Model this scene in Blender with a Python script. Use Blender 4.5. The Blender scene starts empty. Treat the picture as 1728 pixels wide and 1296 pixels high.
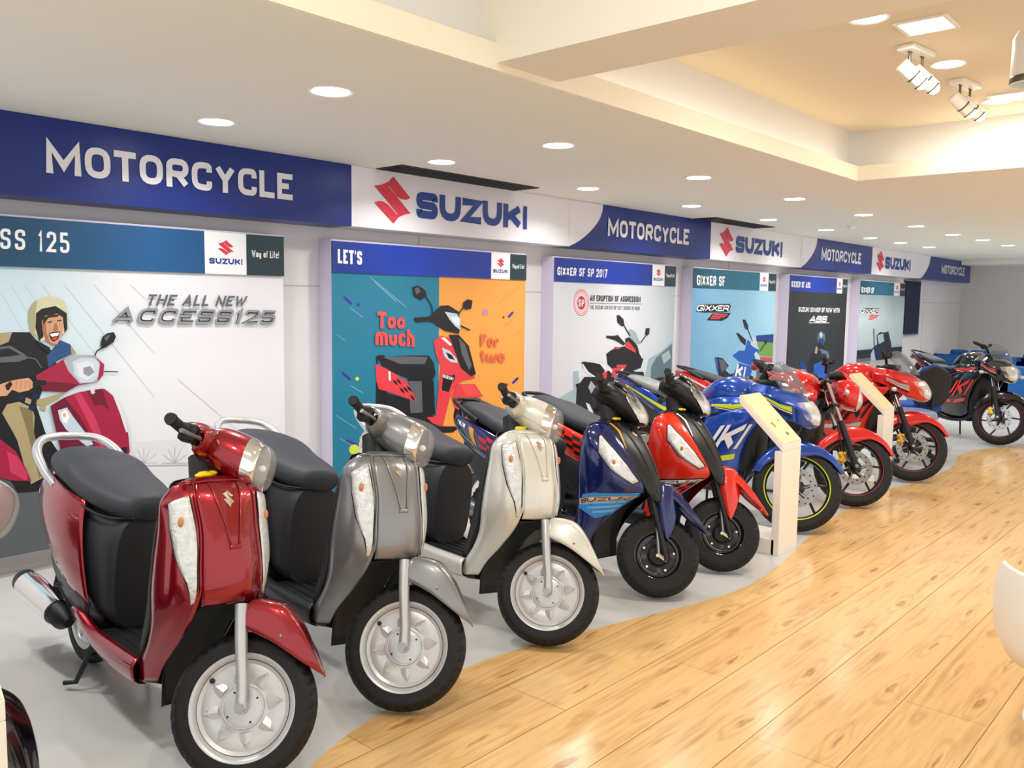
import bpy, bmesh, math, random
import numpy as np
from mathutils import Vector
C = bpy.context.scene.collection
sc = bpy.context.scene
PI = math.pi

# ------------------------------------------------------------------ camera
CAMH = 1.55
CF = 1446.8
cy_, sy_ = math.cos(math.radians(41.88)), math.sin(math.radians(41.88))
cp_, sp_ = math.cos(math.radians(-5.49)), math.sin(math.radians(-5.49))
cr_, sr_ = math.cos(math.radians(.78)), math.sin(math.radians(.78))
fwd = np.array([cy_*cp_, sy_*cp_, sp_])
rgt = np.array([sy_, -cy_, 0.])
upv = np.cross(rgt, fwd)
rgt, upv = cr_*rgt + sr_*upv, -sr_*rgt + cr_*upv
cam_d = bpy.data.cameras.new('camera')
cam = bpy.data.objects.new('camera', cam_d)
C.objects.link(cam)
from mathutils import Matrix
cam.matrix_world = Matrix(((rgt[0], upv[0], -fwd[0], 0), (rgt[1], upv[1], -fwd[1], 0), (rgt[2], upv[2], -fwd[2], CAMH), (0, 0, 0, 1)))
cam_d.sensor_width = 36
cam_d.lens = CF/1728*36
cam_d.clip_start = .05
sc.camera = cam

def ray(x, y):
    return rgt*(x-864)/CF - upv*(y-648)/CF + fwd
def on_wall(x, y, Y):          # point of a pixel on the plane y = Y
    d = ray(x, y); return d*Y/d[1] + np.array([0, 0, CAMH])
def on_level(x, y, z=0.):
    d = ray(x, y); return d*(z-CAMH)/d[2] + np.array([0, 0, CAMH])

# ------------------------------------------------------------------ light
w = bpy.data.worlds.new('world'); sc.world = w; w.use_nodes = True
w.node_tree.nodes['Background'].inputs[0].default_value = (1.0, .97, .93, 1)
w.node_tree.nodes['Background'].inputs[1].default_value = 1.1
sc.view_settings.view_transform = 'Standard'
sc.view_settings.look = 'None'
sc.view_settings.gamma = 1
sc.view_settings.use_curve_mapping = False
sc.view_settings.exposure = EXPOSURE = 0.22
DOWN_W = 9.0      # watts of each downlight
SPOT_W = 14.0

# ------------------------------------------------------------------ materials
def srgb(h):
    if isinstance(h, str):
        h = h.lstrip('#'); h = [int(h[i:i+2], 16)/255 for i in (0, 2, 4)]
    return tuple((c/12.92 if c <= .04045 else ((c+.055)/1.055)**2.4) for c in h[:3]) + (1,)
MATS = {}
def mat(name, col, rough=.5, metal=0., coat=0., emit=0., alpha=1., trans=0., var=0., scale=8., bump=0., bscale=60., spec=.5, stretch=None, emcol=None, ior=1.45, coatr=.03):
    if name in MATS: return MATS[name]
    m = bpy.data.materials.new(name); m.use_nodes = True
    nt = m.node_tree; b = nt.nodes['Principled BSDF']
    c = srgb(col)
    I = b.inputs
    I['Base Color'].default_value = c; I['Roughness'].default_value = rough; I['Metallic'].default_value = metal
    I['Coat Weight'].default_value = coat; I['Coat Roughness'].default_value = coatr; I['Alpha'].default_value = alpha
    I['Transmission Weight'].default_value = trans; I['Specular IOR Level'].default_value = spec; I['IOR'].default_value = ior
    if emit:
        I['Emission Color'].default_value = srgb(emcol) if emcol else c; I['Emission Strength'].default_value = emit
    tc = nt.nodes.new('ShaderNodeTexCoord')
    mp = nt.nodes.new('ShaderNodeMapping'); nt.links.new(tc.outputs['Object'], mp.inputs[0])
    if stretch: mp.inputs['Scale'].default_value = stretch
    if var:
        n = nt.nodes.new('ShaderNodeTexNoise'); n.inputs['Scale'].default_value = scale; n.inputs['Detail'].default_value = 4
        nt.links.new(mp.outputs[0], n.inputs['Vector'])
        mx = nt.nodes.new('ShaderNodeMix'); mx.data_type = 'RGBA'
        mx.inputs[6].default_value = tuple(max(0, v*(1-var)) for v in c[:3])+(1,)
        mx.inputs[7].default_value = tuple(min(1, v*(1+var)) for v in c[:3])+(1,)
        nt.links.new(n.outputs[0], mx.inputs[0]); nt.links.new(mx.outputs[2], I['Base Color'])
    if bump:
        n = nt.nodes.new('ShaderNodeTexNoise'); n.inputs['Scale'].default_value = bscale; n.inputs['Detail'].default_value = 3
        nt.links.new(mp.outputs[0], n.inputs['Vector'])
        bp = nt.nodes.new('ShaderNodeBump'); bp.inputs['Strength'].default_value = bump; bp.inputs['Distance'].default_value = .01
        nt.links.new(n.outputs[0], bp.inputs['Height']); nt.links.new(bp.outputs[0], I['Normal'])
    MATS[name] = m
    return m

def gradmat(name, stops, axis=0, lo=0., hi=1., noise=0., nscale=3., rough=.45):
    """printed colour gradient along a world axis of the print"""
    m = bpy.data.materials.new(name); m.use_nodes = True; nt = m.node_tree; b = nt.nodes['Principled BSDF']
    b.inputs['Roughness'].default_value = rough
    tc = nt.nodes.new('ShaderNodeTexCoord'); sp = nt.nodes.new('ShaderNodeSeparateXYZ'); nt.links.new(tc.outputs['Object'], sp.inputs[0])
    mr = nt.nodes.new('ShaderNodeMapRange'); mr.inputs[1].default_value = lo; mr.inputs[2].default_value = hi
    nt.links.new(sp.outputs[axis], mr.inputs[0])
    src = mr.outputs[0]
    if noise:
        n = nt.nodes.new('ShaderNodeTexNoise'); n.inputs['Scale'].default_value = nscale; n.inputs['Detail'].default_value = 5
        nt.links.new(tc.outputs['Object'], n.inputs['Vector'])
        ma = nt.nodes.new('ShaderNodeMath'); ma.operation = 'MULTIPLY_ADD'; ma.inputs[1].default_value = noise; 
        s2 = nt.nodes.new('ShaderNodeMath'); s2.operation = 'SUBTRACT'; s2.inputs[1].default_value = .5
        nt.links.new(n.outputs[0], s2.inputs[0]); nt.links.new(s2.outputs[0], ma.inputs[0]); nt.links.new(src, ma.inputs[2]); src = ma.outputs[0]
    cr = nt.nodes.new('ShaderNodeValToRGB'); nt.links.new(src, cr.inputs[0])
    e = cr.color_ramp.elements
    while len(e) < len(stops): e.new(.5)
    for i, (p, c) in enumerate(stops): e[i].position = p; e[i].color = srgb(c)
    nt.links.new(cr.outputs[0], b.inputs['Base Color'])
    MATS[name] = m
    return m

# ------------------------------------------------------------------ geometry
def mk(name, VF, m, parent=None, smooth=True, solid=0., bev=0., kind=None, label=None, ang=38, off=0.):
    V, F = VF
    me = bpy.data.meshes.new(name)
    me.from_pydata([tuple(map(float, v)) for v in V], [], [tuple(int(i) for i in f) for f in F])
    me.validate()
    bq = bmesh.new(); bq.from_mesh(me); bmesh.ops.recalc_face_normals(bq, faces=bq.faces); bq.to_mesh(me); bq.free()
    me.materials.append(m)
    if smooth:
        me.polygons.foreach_set('use_smooth', [True]*len(me.polygons))
        me.set_sharp_from_angle(angle=math.radians(ang))
    o = bpy.data.objects.new(name, me); C.objects.link(o)
    if parent: o.parent = parent
    if solid:
        s = o.modifiers.new('solid', 'SOLIDIFY'); s.thickness = solid; s.offset = off
    if bev:
        s = o.modifiers.new('bevel', 'BEVEL'); s.width = bev; s.segments = 2; s.limit_method = 'ANGLE'
    if kind: o['kind'] = kind
    if label: o['label'] = label
    return o
def tag(o, label, cat, group=None):
    o['label'] = label; o['category'] = cat
    if group: o['group'] = group
    return o
def thing(name, loc, rz, label, cat, group=None):
    o = bpy.data.objects.new(name, None); C.objects.link(o)
    o.location = loc; o.rotation_euler = (0, 0, rz); o.empty_display_size = .1
    return tag(o, label, cat, group)
def join(*L):
    V, F = [], []
    for v, f in L:
        n = len(V); V += [tuple(p) for p in v]; F += [tuple(i+n for i in q) for q in f]
    return V, F
def mir(VF):
    V, F = VF
    return [(p[0], -p[1], p[2]) for p in V], [tuple(reversed(f)) for f in F]
def both(VF): return join(VF, mir(VF))
def mv(VF, d, s=1.):
    V, F = VF
    return [tuple(np.array(p)*s+np.array(d)) for p in V], F
def rot(VF, axis, deg, c=(0, 0, 0)):
    a = np.array(axis, float); a /= np.linalg.norm(a); t = math.radians(deg)
    K = np.array([[0, -a[2], a[1]], [a[2], 0, -a[0]], [-a[1], a[0], 0]]); R = np.eye(3)+math.sin(t)*K+(1-math.cos(t))*K@K
    c = np.array(c, float)
    return [tuple(R@(np.array(p)-c)+c) for p in VF[0]], VF[1]
def crw(k, t, closed=False):
    """Catmull-Rom weights of k points at parameters t"""
    t = np.atleast_1d(t).astype(float); M = np.zeros((len(t), k))
    for r, x in enumerate(t):
        i = int(math.floor(x))
        if not closed: i = max(0, min(k-2, i))
        u = x-i
        ws = [-.5*u+u*u-.5*u**3, 1-2.5*u*u+1.5*u**3, .5*u+2*u*u-1.5*u**3, -.5*u*u+.5*u**3]
        for j, wt in zip((i-1, i, i+1, i+2), ws):
            if closed: M[r, j % k] += wt
            elif j < 0: M[r, 0] += 2*wt; M[r, 1] -= wt
            elif j >= k: M[r, k-1] += 2*wt; M[r, k-2] -= wt
            else: M[r, j] += wt
    return M
class Surf:
    def __init__(s, ctrl):
        s.P = np.array(ctrl, float); s.R, s.K = s.P.shape[:2]
    def at(s, u, v):
        A = crw(s.R, u); B = crw(s.K, v)
        return np.einsum('nr,nk,rkd->nd', A, B, s.P)
    def pt(s, u, v, off=0.):
        p = s.at([u], [v])[0]; e = .02
        du = s.at([u+e], [v])[0]-s.at([u-e], [v])[0]; dv = s.at([u], [v+e])[0]-s.at([u], [v-e])[0]
        n = np.cross(du, dv); n /= (np.linalg.norm(n)+1e-9)
        if n[1]*p[1] < 0 and abs(p[1]) > .02: n = -n
        elif abs(p[1]) <= .02 and n[0] < 0: n = -n
        return p+n*off
    def mesh(s, a=4, b=4):
        u = np.linspace(0, s.R-1, (s.R-1)*a+1); v = np.linspace(0, s.K-1, (s.K-1)*b+1)
        G = np.einsum('ur,vk,rkd->uvd', crw(s.R, u), crw(s.K, v), s.P)
        return grid(G)
    def patch(s, L, Rr, off=.003, n=6, m=6):
        """conforming strip between two uv polylines"""
        L = np.array(L, float); Rr = np.array(Rr, float); t = np.linspace(0, len(L)-1, (len(L)-1)*n+1)
        def lin(P, t):
            i = np.minimum(t.astype(int), len(P)-2); f = (t-i)[:, None]; return P[i]*(1-f)+P[i+1]*f
        A = lin(L, t); B = lin(Rr, t)
        G = np.array([[s.pt(*(A[i]*(1-k)+B[i]*k), off) for k in np.linspace(0, 1, m+1)] for i in range(len(t))])
        return grid(G)
def grid(G, cu=False, cv=False):
    G = np.array(G); r, c = G.shape[:2]; V = G.reshape(-1, 3).tolist(); F = []
    for i in range(r if cu else r-1):
        for j in range(c if cv else c-1):
            a, b = i, (i+1) % r; d, e = j, (j+1) % c
            F.append((a*c+d, b*c+d, b*c+e, a*c+e))
    return V, F
def symsurf(rows):
    """rows given from centre (y=0) outward are mirrored to the full width"""
    out = []
    for r in rows:
        left = [(p[0], -p[1], p[2]) for p in reversed(r) if p[1] > 1e-6]
        out.append(left+list(r))
    return Surf(out)
def loft(rings, a=3, cap=True, lin=False):
    P = np.array(rings, float); R = P.shape[0]
    if lin: G = P
    else: G = np.einsum('ur,rkd->ukd', crw(R, np.linspace(0, R-1, (R-1)*a+1)), P)
    V, F = grid(G, cv=True); n = P.shape[1]
    if cap: F.append(tuple(range(n))); F.append(tuple(reversed(range(len(V)-n, len(V)))))
    return V, F
def sec(x, zc, hw, hh, p=2.4, n=24, yc=0., hb=None):
    hb = hh if hb is None else hb; o = []
    for i in range(n):
        t = 2*PI*i/n; c, s_ = math.cos(t), math.sin(t)
        y = hw*math.copysign(abs(c)**(2/p), c); z = (hh if s_ > 0 else hb)*math.copysign(abs(s_)**(2/p), s_)
        o.append((x, yc+y, zc+z))
    return o
def body(secs, a=4, **k): return loft([sec(*q) if not isinstance(q, dict) else sec(**q) for q in secs], a)
def tube(pts, r, n=10, sm=0, cap=True):
    P = np.array(pts, float)
    rr = np.array([r]*len(P) if np.isscalar(r) else r, float)
    if sm:
        t = np.linspace(0, len(P)-1, (len(P)-1)*sm+1); A = crw(len(P), t); P = A@P; rr = A@rr
    T = np.gradient(P, axis=0) if len(P) > 2 else np.array([P[1]-P[0]]*2)
    T /= np.linalg.norm(T, axis=1)[:, None]+1e-12
    u = np.cross(T[0], [0, 0, 1]) if abs(T[0][2]) < .9 else np.cross(T[0], [0, 1, 0]); u /= np.linalg.norm(u)
    G = []
    for i in range(len(P)):
        u = u-T[i]*np.dot(u, T[i]); u /= np.linalg.norm(u); v = np.cross(T[i], u)
        G.append([P[i]+rr[i]*(math.cos(2*PI*k/n)*u+math.sin(2*PI*k/n)*v) for k in range(n)])
    V, F = grid(G, cv=True)
    if cap: F.append(tuple(reversed(range(n)))); F.append(tuple(range(len(V)-n, len(V))))
    return V, F
def rev(prof, n=48, c=(0, 0, 0), closed=False, fn=None, ax='y'):
    """turn (r, y) pairs about the y axis"""
    G = []
    for i in range(n):
        t = 2*PI*i/n; row = []
        for (r, y) in prof:
            if fn: r, y = fn(r, y, t)
            row.append((r*math.cos(t), y, r*math.sin(t)) if ax == 'y' else (r*math.cos(t), r*math.sin(t), y))
        G.append(row)
    V, F = grid(G, cu=True, cv=closed)
    return [(v[0]+c[0], v[1]+c[1], v[2]+c[2]) for v in V], F
def box(x0, x1, y0, y1, z0, z1):
    V = [(x, y, z) for x in (x0, x1) for y in (y0, y1) for z in (z0, z1)]
    return V, [(0, 1, 3, 2), (4, 6, 7, 5), (0, 4, 5, 1), (2, 3, 7, 6), (0, 2, 6, 4), (1, 5, 7, 3)]
def cbox(c, s): return box(c[0]-s[0]/2, c[0]+s[0]/2, c[1]-s[1]/2, c[1]+s[1]/2, c[2]-s[2]/2, c[2]+s[2]/2)
def ell(c, r, n=16, m=10):
    G = [[(c[0]+r[0]*math.sin(PI*i/m)*math.cos(2*PI*j/n), c[1]+r[1]*math.sin(PI*i/m)*math.sin(2*PI*j/n), c[2]+r[2]*math.cos(PI*i/m)) for j in range(n)] for i in range(m+1)]
    return grid(G, cv=True)
def prism(poly, y0, y1):
    """side-view polygon (x, z) extruded from y0 to y1"""
    n = len(poly); V = [(p[0], y0, p[1]) for p in poly]+[(p[0], y1, p[1]) for p in poly]
    return V, [tuple(range(n)), tuple(reversed(range(n, 2*n)))]+[(i, i+n, (i+1) % n+n, (i+1) % n) for i in range(n)]
def cyl(a, b, r, n=14): return tube([a, b], r, n)

# ------------------------------------------------------------------ lettering
TX = {}
def glyphs(s, off):
    if (s, off) in TX: return TX[(s, off)]
    cu = bpy.data.curves.new('t', 'FONT'); cu.body = s; cu.offset = off; cu.resolution_u = 3
    o = bpy.data.objects.new('t', cu); C.objects.link(o)
    dg = bpy.context.evaluated_depsgraph_get(); me = o.evaluated_get(dg).to_mesh()
    V = np.array([v.co[:2] for v in me.vertices]); F = [tuple(p.vertices) for p in me.polygons]
    o.evaluated_get(dg).to_mesh_clear(); bpy.data.objects.remove(o); bpy.data.curves.remove(cu)
    V -= V.min(0); V /= V.max(0); TX[(s, off)] = (V, F)
    return V, F
def text_quad(s, q, off=.02, shear=0.):
    """letters laid into a quad of four 3-D corners: lower left, lower right, upper right, upper left"""
    V, F = glyphs(s, off); q = [np.array(p, float) for p in q]; out = []
    for x, y in V:
        x = x+shear*(y-.5)
        out.append(q[0]*(1-x)*(1-y)+q[1]*x*(1-y)+q[2]*x*y+q[3]*(1-x)*y)
    return out, F
SLOGO = [(.517, 1), (.985, .597), (.89, .54), (.74, .54), (.62, .585), (.40, .785), (.375, .775), (1.0, .254), (.83, .22), (.66, .145), (.517, 0), (0, .40), (.12, .445), (.24, .442), (.375, .385), (.61, .20), (.635, .215), (0, .75), (.2, .795), (.39, .88)]
def poly_quad(P, q):
    q = [np.array(p, float) for p in q]
    return [q[0]*(1-x)*(1-y)+q[1]*x*(1-y)+q[2]*x*y+q[3]*(1-x)*y for x, y in P], [tuple(range(len(P)))]
# ------------------------------------------------------------------ drawn capitals: each letter is a set of strokes
_ = None
GL = {
 'A': (1.05, [(0, 0, [(0, 0), (.5, 1), (1, 0)]), (0, 0, [(.17, .27), (.83, .27)])]),
 'B': (.95, [(1, .35, [(0, 0), (0, 1), (.93, 1), (.93, .53), (.0, .53)]), (0, .35, [(0, .53), (1, .53), (1, 0), (0, 0)])]),
 'C': (.95, [(0, .45, [(1, .7), (1, 1), (0, 1), (0, 0), (1, 0), (1, .3)])]),
 'D': (1, [(1, .4, [(0, 0), (0, 1), (1, 1), (1, 0)])]),
 'E': (.85, [(0, 0, [(1, 1), (0, 1), (0, 0), (1, 0)]), (0, 0, [(0, .52), (.85, .52)])]),
 'F': (.82, [(0, 0, [(1, 1), (0, 1), (0, 0)]), (0, 0, [(0, .5), (.85, .5)])]),
 'G': (1, [(0, .45, [(1, .72), (1, 1), (0, 1), (0, 0), (1, 0), (1, .48), (.55, .48)])]),
 'H': (1, [(0, 0, [(0, 0), (0, 1)]), (0, 0, [(1, 0), (1, 1)]), (0, 0, [(0, .5), (1, .5)])]),
 'I': (.22, [(0, 0, [(.5, 0), (.5, 1)])]),
 'K': (1, [(0, 0, [(0, 0), (0, 1)]), (0, 0, [(1, 1), (.12, .42)]), (0, 0, [(.38, .55), (1, 0)])]),
 'L': (.8, [(0, 0, [(0, 1), (0, 0), (1, 0)])]),
 'M': (1.3, [(0, 0, [(0, 0), (0, 1), (.5, .2), (1, 1), (1, 0)])]),
 'N': (1.05, [(0, 0, [(0, 0), (0, 1), (1, 0), (1, 1)])]),
 'O': (1, [(1, .45, [(0, 0), (0, 1), (1, 1), (1, 0)])]),
 'P': (.95, [(0, 0, [(0, 0), (0, .6)]), (1, .35, [(0, 1), (1, 1), (1, .45), (0, .45)])]),
 'R': (1, [(0, 0, [(0, 0), (0, .6)]), (1, .35, [(0, 1), (1, 1), (1, .45), (0, .45)]), (0, 0, [(.5, .45), (1, 0)])]),
 'S': (.95, [(0, .4, [(1, .74), (1, 1), (0, 1), (0, .52), (1, .5), (1, 0), (0, 0), (0, .27)])]),
 'T': (.9, [(0, 0, [(0, 1), (1, 1)]), (0, 0, [(.5, 1), (.5, 0)])]),
 'U': (1, [(0, .45, [(0, 1), (0, 0), (1, 0), (1, 1)])]),
 'V': (1, [(0, 0, [(0, 1), (.5, 0), (1, 1)])]),
 'W': (1.4, [(0, 0, [(0, 1), (.25, 0), (.5, .8), (.75, 0), (1, 1)])]),
 'X': (1, [(0, 0, [(0, 0), (1, 1)]), (0, 0, [(0, 1), (1, 0)])]),
 'Y': (.98, [(0, 0, [(0, 1), (.5, .45), (1, 1)]), (0, 0, [(.5, .45), (.5, 0)])]),
 'Z': (.92, [(0, 0, [(0, 1), (1, 1), (0, 0), (1, 0)])]),
 '0': (.95, [(1, .45, [(0, 0), (0, 1), (1, 1), (1, 0)])]),
 '1': (.45, [(0, 0, [(0, .78), (.7, 1), (.7, 0)])]),
 '2': (.92, [(0, .4, [(0, .72), (0, 1), (1, 1), (1, .55)]), (0, 0, [(1, .6), (0, 0), (1, 0)])]),
 '5': (.92, [(0, 0, [(.95, 1), (0, 1), (0, .55)]), (0, .4, [(0, .58), (1, .6), (1, 0), (0, 0), (0, .25)])]),
 '7': (.9, [(0, 0, [(0, 1), (1, 1), (.35, 0)])]),
 "'": (.22, [(0, 0, [(.6, 1), (.35, .76)])]),
 '!': (.22, [(0, 0, [(.5, 1), (.5, .32)]), (0, 0, [(.5, .14), (.5, 0)])]),
 'a': (.8, [(0, .3, [(0, .62), (.95, .66), (.95, 0)]), (1, .25, [(.95, .4), (0, .4), (0, 0), (.95, 0)])]),
 'c': (.8, [(0, .35, [(1, .5), (1, .66), (0, .66), (0, 0), (1, 0), (1, .17)])]),
 'e': (.85, [(0, .35, [(.0, .34), (1, .34), (1, .66), (0, .66), (0, 0), (1, 0), (1, .1)])]),
 'f': (.5, [(0, .3, [(1, 1), (.4, 1), (.4, 0)]), (0, 0, [(0, .64), (1, .64)])]),
 'h': (.85, [(0, 0, [(0, 0), (0, 1)]), (0, .35, [(0, .5), (0, .66), (1, .66), (1, 0)])]),
 'i': (.2, [(0, 0, [(.5, 0), (.5, .66)]), (0, 0, [(.5, .86), (.5, 1)])]),
 'm': (1.3, [(0, .3, [(0, 0), (0, .66), (.5, .66), (.5, 0)]), (0, .3, [(.5, .5), (.5, .66), (1, .66), (1, 0)])]),
 'o': (.85, [(1, .35, [(0, 0), (0, .66), (1, .66), (1, 0)])]),
 'r': (.6, [(0, .3, [(0, 0), (0, .66), (1, .66), (1, .5)])]),
 's': (.8, [(0, .25, [(1, .5), (1, .66), (0, .66), (0, .34), (1, .32), (1, 0), (0, 0), (0, .17)])]),
 't': (.55, [(0, .3, [(.35, .95), (.35, 0), (1, 0)]), (0, 0, [(0, .64), (.95, .64)])]),
 'u': (.85, [(0, .35, [(0, .66), (0, 0), (1, 0), (1, .66)])]),
 'w': (1.3, [(0, .3, [(0, .66), (0, 0), (.5, 0), (.5, .6)]), (0, .3, [(.5, .2), (.5, 0), (1, 0), (1, .66)])]),
 'y': (.85, [(0, .35, [(0, .66), (0, 0), (1, 0), (1, .3)]), (0, .3, [(1, .66), (1, -.25), (.1, -.25)])]),
}
def ribbon(P, t, closed):
    Q = []
    for p in P:
        if not Q or np.linalg.norm(np.array(p)-Q[-1]) > 1e-4: Q.append(np.array(p, float))
    if closed and np.linalg.norm(Q[0]-Q[-1]) < 1e-4: Q.pop()
    P = Q; n = len(P); L, R = [], []
    for i in range(n):
        a = P[(i-1) % n] if (closed or i > 0) else None; b = P[(i+1) % n] if (closed or i < n-1) else None
        d1 = (P[i]-a)/(np.linalg.norm(P[i]-a)+1e-9) if a is not None else None
        d2 = (b-P[i])/(np.linalg.norm(b-P[i])+1e-9) if b is not None else None
        if d1 is None: d1 = d2
        if d2 is None: d2 = d1
        n1 = np.array([-d1[1], d1[0]]); n2 = np.array([-d2[1], d2[0]]); m = n1+n2; m /= (np.linalg.norm(m)+1e-9)
        k = min(1/max(.3, float(np.dot(m, n1))), 2.2)
        L.append(P[i]+m*t/2*k); R.append(P[i]-m*t/2*k)
    V = L+R; F = [(i, (i+1) % n, n+(i+1) % n, n+i) for i in range(n if closed else n-1)]
    return V, F
def rounded(P, r, closed):
    n = len(P); out = []
    for i in range(n):
        if not closed and i in (0, n-1): out.append(np.array(P[i])); continue
        p = np.array(P[i], float); a = np.array(P[(i-1) % n], float); b = np.array(P[(i+1) % n], float)
        la, lb = np.linalg.norm(a-p), np.linalg.norm(b-p); q = min(r, la*.5, lb*.5)
        A = p+(a-p)/la*q; B = p+(b-p)/lb*q
        for u in np.linspace(0, 1, 5): out.append(A*(1-u)**2+p*2*u*(1-u)+B*u*u)
    return out
def stroke_text(s, q, wt=.2, gap=.16, shear=0.):
    """text fitted into a quad (ll, lr, ur, ul); wt is the stroke width over the height"""
    q = [np.array(p, float) for p in q]; H = np.linalg.norm(q[3]-q[0]); Wd = np.linalg.norm(q[1]-q[0])/H
    tot = sum((.45 if c == ' ' else GL[c][0]+gap/ .62) for c in s)-gap/.62
    # unit width solved so that letters plus gaps fill the box
    ng = sum(1 for c in s)-1; gw = gap*min(1., Wd/len(s)*1.6)
    u = (Wd-gw*ng)/sum((.45 if c == ' ' else GL[c][0]) for c in s)
    V, F = [], []; x = 0.; LV = []; nrm = np.cross(q[1]-q[0], q[3]-q[0]); nrm /= np.linalg.norm(nrm)+1e-12
    for c in s:
        if c == ' ': x += .45*u+gw; continue
        wv, paths = GL[c]; wv *= u; t = min(wt, wv*.5) if c not in "I!'il" else min(wt, wv*.95)
        for li, (closed, r, P) in enumerate(paths):
            Q = [(x+t/2+p[0]*(wv-t), t/2+p[1]*(1-t)) if (wv > t*1.05) else (x+wv/2, t/2+p[1]*(1-t)) for p in P]
            if not closed:        # butt ends reach the edge of the box
                for e, o_ in ((0, 1), (-1, -2)):
                    d = np.array(Q[e])-np.array(Q[o_]); l = np.linalg.norm(d)
                    if l > 0 and (abs(d[0])/l > .9 or abs(d[1])/l > .9) and (P[e][0] in (0, 1) and abs(d[0])/l > .9 or P[e][1] in (0, 1) and abs(d[1])/l > .9): Q[e] = tuple(np.array(Q[e])+d/l*t/2)
            if r: Q = rounded(Q, max(r*min(1, wv)*1.05, t*.62), closed)
            v, f = ribbon(Q, t, closed); n = len(V)
            V += [(p[0]+shear*(p[1]-.5), p[1]) for p in v]; LV += [li]*len(v); F += [tuple(i+n for i in g) for g in f]
        x += wv+gw
    out = []
    for (a, b), l in zip(V, LV):
        a /= Wd; out.append(q[0]*(1-a)*(1-b)+q[1]*a*(1-b)+q[2]*a*b+q[3]*(1-a)*b+nrm*(.0035*H*l))
    return out, F
# ------------------------------------------------------------------ shell
M_wall = mat('wall_paint', '#dcdadb', .55, var=.02, scale=2)
M_ceil = mat('ceiling_paint', '#f0efe4', .8, var=.012, scale=1.5)
M_lip = mat('cream_paint', '#f3ecd6', .7)
M_warm = mat('coffer_paint', '#e8dcc4', .8)
M_white = mat('white_gloss', '#f1efe9', .35)
WY = 5.25
XB, XE, YR = -1.2, 20.35, -2.6     # room extent
mk('wall_left', box(XB, XE+.2, WY, WY+.15, 0, 3.4), M_wall, kind='structure')
mk('wall_back', box(XE, XE+.15, YR, WY, 0, 3.4), mat('back_wall_paint', '#dddad7', .6, var=.03, scale=1.2), kind='structure')
for k, x in enumerate([-.4, 4.7, 9.9, 15.1, 17.8]):
    mk('trim_%d' % (k+1), box(x, x+.006, WY-.003, WY+.001, 0, 2.5), mat('joint', '#b3afb0', .7), kind='structure')
mk('trim_6', box(XB, XE, WY-.003, WY+.001, 1.64, 1.646), MATS['joint'], kind='structure')
mk('baseboard_left', box(XB, XE, WY-.02, WY, 0, .09), mat('skirting', '#cfcbc8', .5), kind='structure')
mk('baseboard_back', box(XE-.02, XE, YR, WY-.02, 0, .09), MATS['skirting'], kind='structure')
# ceiling: low slab along the wall and beyond the coffers, two coffers with a beam between
EY, CX0, CX1, CX2 = 2.51, 2.66, 3.06, 6.70
sl = join(box(XB, XE, EY, WY, 2.5, 2.605), box(CX2, XE, YR, EY, 2.5, 2.605))
cl = mk('ceiling', sl, M_ceil, kind='structure', smooth=False)
mk('trim_7', box(XB, CX2-.001, EY-.012, EY, 2.501, 2.61), M_lip, kind='structure')
mk('trim_8', box(CX2-.012, CX2, YR, EY-.012, 2.501, 2.61), M_lip, kind='structure')
bm_ = join(box(CX0, CX1, YR, EY-.012, 2.53, 3.35), box(CX0, CX1, EY-.012, EY+.2, 2.606, 3.35))
mk('trim_9', bm_, mat('beam_paint', '#efe8d8', .7), kind='structure', smooth=False)
mk('trim_10', join(box(XB, CX0, EY+.06, EY+.16, 2.605, 3.35), box(CX1, CX2+.12, EY+.12, EY+.2, 2.605, 2.9), box(CX2+.2, CX2+.28, YR, EY+.2, 2.605, 2.9)), mat('riser_paint', '#e4e2de', .8), kind='structure', smooth=False)
mk('trim_11', box(XB, CX0, YR, EY+.06, 3.3, 3.4), M_ceil, kind='structure')
mk('trim_12', box(CX1, CX2+.28, YR, EY+.2, 2.9, 3.0), M_warm, kind='structure')
mk('trim_13', box(XE-1.1, XE, 2.6, WY-.26, 2.42, 2.5), M_ceil, kind='structure')
# cove strip lamps lying on the ledges behind the lips
def strip(name, b, lab, col, e):
    o = mk(name, b, mat('cove_'+col.strip('#'), col, .5, emit=e), smooth=False)
    return tag(o, lab, 'light strip')
strip('cove_light', box(CX1+.3, CX2-.1, EY+.03, EY+.07, 2.606, 2.62), 'thin cove light strip on the ledge of the spotlight recess, wall side', '#ffe9cf', 2.2)
strip('cove_light', box(CX2+.07, CX2+.11, YR+.2, EY-.2, 2.606, 2.62), 'thin cove light strip on the ledge of the spotlight recess, far side', '#ffe9cf', 2.2)

# ------------------------------------------------------------------ floor
def pale_floor():
    m = mat('pale_floor', '#c5c6c4', .22, var=.05, scale=3, spec=.5)
    return m
FX0, FX1, FY0 = XB, XE, YR
fl = mk('floor', box(FX0, FX1, FY0, WY, -.06, 0), pale_floor(), kind='structure', smooth=False)
BP = [(-1.2, 1.30), (.2, 1.72), (1.0, 2.05), (1.40, 2.20), (1.584, 2.293), (1.709, 2.349), (1.867, 2.395), (2.184, 2.453), (2.545, 2.470), (2.872, 2.424), (3.196, 2.34), (3.585, 2.24), (3.932, 2.15), (4.312, 2.10), (4.80, 2.14), (5.157, 2.20), (5.6, 2.28), (6.062, 2.35), (6.8, 2.40), (7.505, 2.40), (8.158, 2.31), (8.773, 2.29), (9.2, 2.33), (9.6, 2.41), (9.95, 2.44), (10.4, 2.36), (10.873, 2.222), (11.5, 2.08), (12.6, 2.0), (14.2, 2.02)]
bt = np.linspace(0, len(BP)-1, (len(BP)-1)*4+1)
curve = (crw(len(BP), bt)@np.array(BP))
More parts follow.
